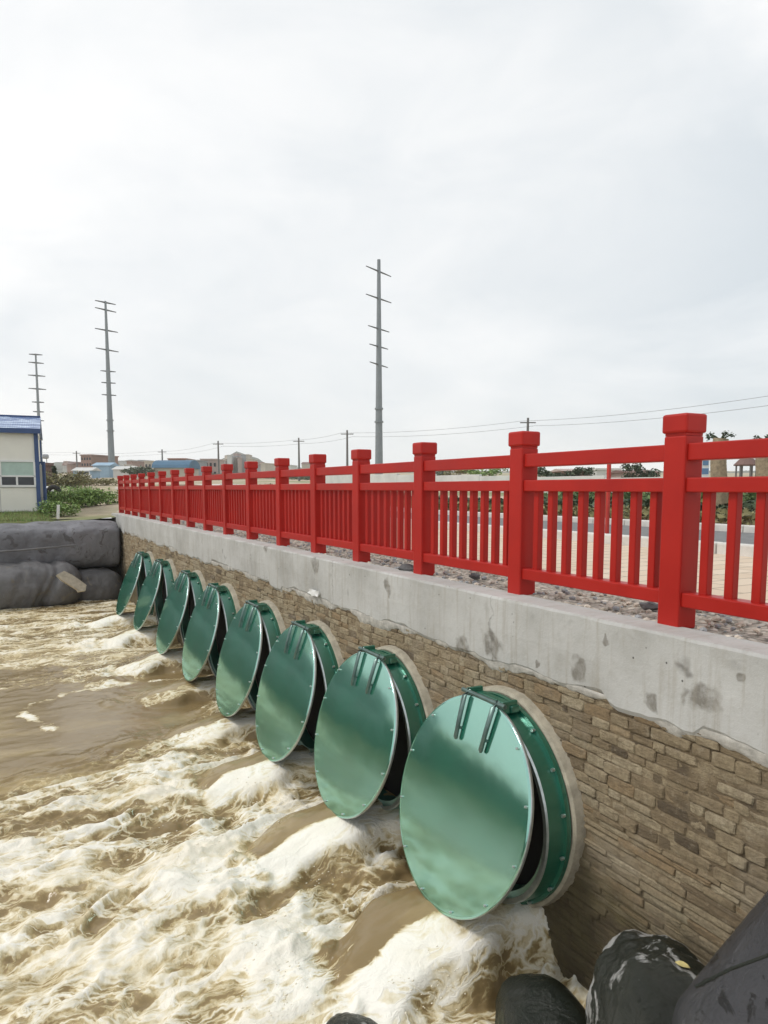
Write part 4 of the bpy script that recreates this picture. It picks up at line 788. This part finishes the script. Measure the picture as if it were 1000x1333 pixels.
# wrapped trunks, pavilion, sign
def palm(px0, px1, d, ytop, label, fr):
    a = at(px0, 640, d); b = at(px1, 640, d); W = (b-a).length; p = gp((px0+px1)/2, 640, d); H = at(px0, ytop, d).z-p.z
    r = empty('pruned_tree', p); tag(r, label, 'tree', 'wrapped pruned trees'); mb = MB(); zs = np.linspace(0, H, 14)
    mb.tube([(0.03*math.sin(q*3), .02*math.cos(q*4), q) for q in zs], [W/2*(1.05-.12*q/H+.04*math.sin(q*40)) for q in zs], 14); mb.build('trunk', M['straw'], r)
    f = MB()
    for i in range(fr):
        a_ = random.uniform(0, 6.3); dd = Vector((math.cos(a_), math.sin(a_), random.uniform(.0, .5))); f.tube([Vector((0, 0, H-.06)), Vector((0, 0, H))+dd*.12, Vector((0, 0, H+.02))+dd*.28], [.03, .02, .008], 5); leaves(f, Vector((0, 0, H))+dd*.25, (.1, .1, .07), 12, .08)
    f.build('crown', M['leaf_dark'], r)
palm(925, 945.5, 17.5, 571, 'stout straw wrapped pruned tree right of the nearest red post', 6); palm(984, 1010, 16.5, 573, 'stout straw wrapped pruned tree at the right edge of the photo', 6)
p = gp(970, 640, 60); r_ = empty('pavilion', p); tag(r_, 'small pavilion with a shaggy brown hipped roof and dark columns', 'pavilion'); hz_ = at(970, 606, 60).z-p.z; ht = at(970, 594, 60).z-p.z
mb = MB(); k = 8; ring_ = lambda rr, z, f_=0: [(rr*math.cos(2*math.pi*(i+.5)/k), rr*math.sin(2*math.pi*(i+.5)/k), z) for i in range(k)]
vs = ring_(.95, hz_-.02)+ring_(1.02, hz_+.06)+ring_(.6, hz_+(ht-hz_)*.65)+ring_(.15, ht)+[(0, 0, ht+.08)]
mb.add(vs, [tuple(range(k-1, -1, -1))]+[(q*k+i, q*k+(i+1) % k, (q+1)*k+(i+1) % k, (q+1)*k+i) for q in range(3) for i in range(k)]+[(3*k+i, 3*k+(i+1) % k, 4*k) for i in range(k)]); mb.build('roof', M['b_tiles'], r_)
for i in range(6): a = 2*math.pi*i/6; mb = MB(); mb.tube([(.75*math.cos(a), .75*math.sin(a), 0), (.75*math.cos(a), .75*math.sin(a), hz_)], .07, 8); mb.build('column', M['wood_pole'], r_)
p = gp(916.5, 640, 22); r_ = empty('sign_board', p, -YAW); tag(r_, 'blue and white sign board between the nearest post and wrapped tree', 'sign'); z1 = at(916, 594, 22).z-p.z; mb = MB(); mb.box((0, 0, z1/2), (.24, .05, z1), bev=.01); mb.build('panel', M['white'], r_)
mb = MB(); mb.box((0, -.03, z1-.17), (.17, .02, .2), bev=.006); mb.box((0, -.03, z1-.45), (.2, .02, .18), bev=.006); mb.build('picture', M['sign_blue'], r_)
# white car on the track
p = gp(110, 630, 88); r_ = empty('parked_car', p, -YAW+R(22)); tag(r_, 'white car parked on the track near the left mast', 'car')
mb = MB(); s_ = 1.0; prof2 = [(-.85, .3), (-.88, .75), (-.72, .85), (-.60, 1.35), (.60, 1.35), (.72, .85), (.88, .75), (.85, .3)]; k = len(prof2)
vs = [(a, yv, b) for yv in (-1.9, 1.9) for a, b in prof2]; mb.add(vs, [tuple(range(k-1, -1, -1)), tuple(range(k, 2*k))]+[(i, (i+1) % k, k+(i+1) % k, k+i) for i in range(k)]); mb.build('body', M['car_white'], r_)
mb = MB(); mb.box((0, -1.91, 1.07), (1.1, .05, .38), bev=.02); mb.build('rear_window', M['glass'], r_)
for sx in (-.75, .75):
    for sy in (-1.2, 1.2): mb = MB(); mb.tube([(sx-.1, sy, .3), (sx+.1, sy, .3)], .3, 14); mb.build('wheel', M['tyre'], r_)

# ------------------------------------------------------------------ thin haze over the fields
hz_m = bpy.data.materials.new('haze_air'); hz_m.use_nodes = True; hn = hz_m.node_tree; hn.nodes.clear(); ho = hn.nodes.new('ShaderNodeOutputMaterial'); pv = hn.nodes.new('ShaderNodeVolumePrincipled')
pv.inputs['Color'].default_value = (.93, .95, .97, 1); pv.inputs['Density'].default_value = .00045; pv.inputs['Anisotropy'].default_value = 0; hn.links.new(pv.outputs[0], ho.inputs['Volume'])
mb = MB(); mb.box((100, 345, 28.5), (1420, 830, 70)); o = mb.build('haze', hz_m); tag(o, 'thin pale haze over the river and fields', 'haze', kind='stuff')
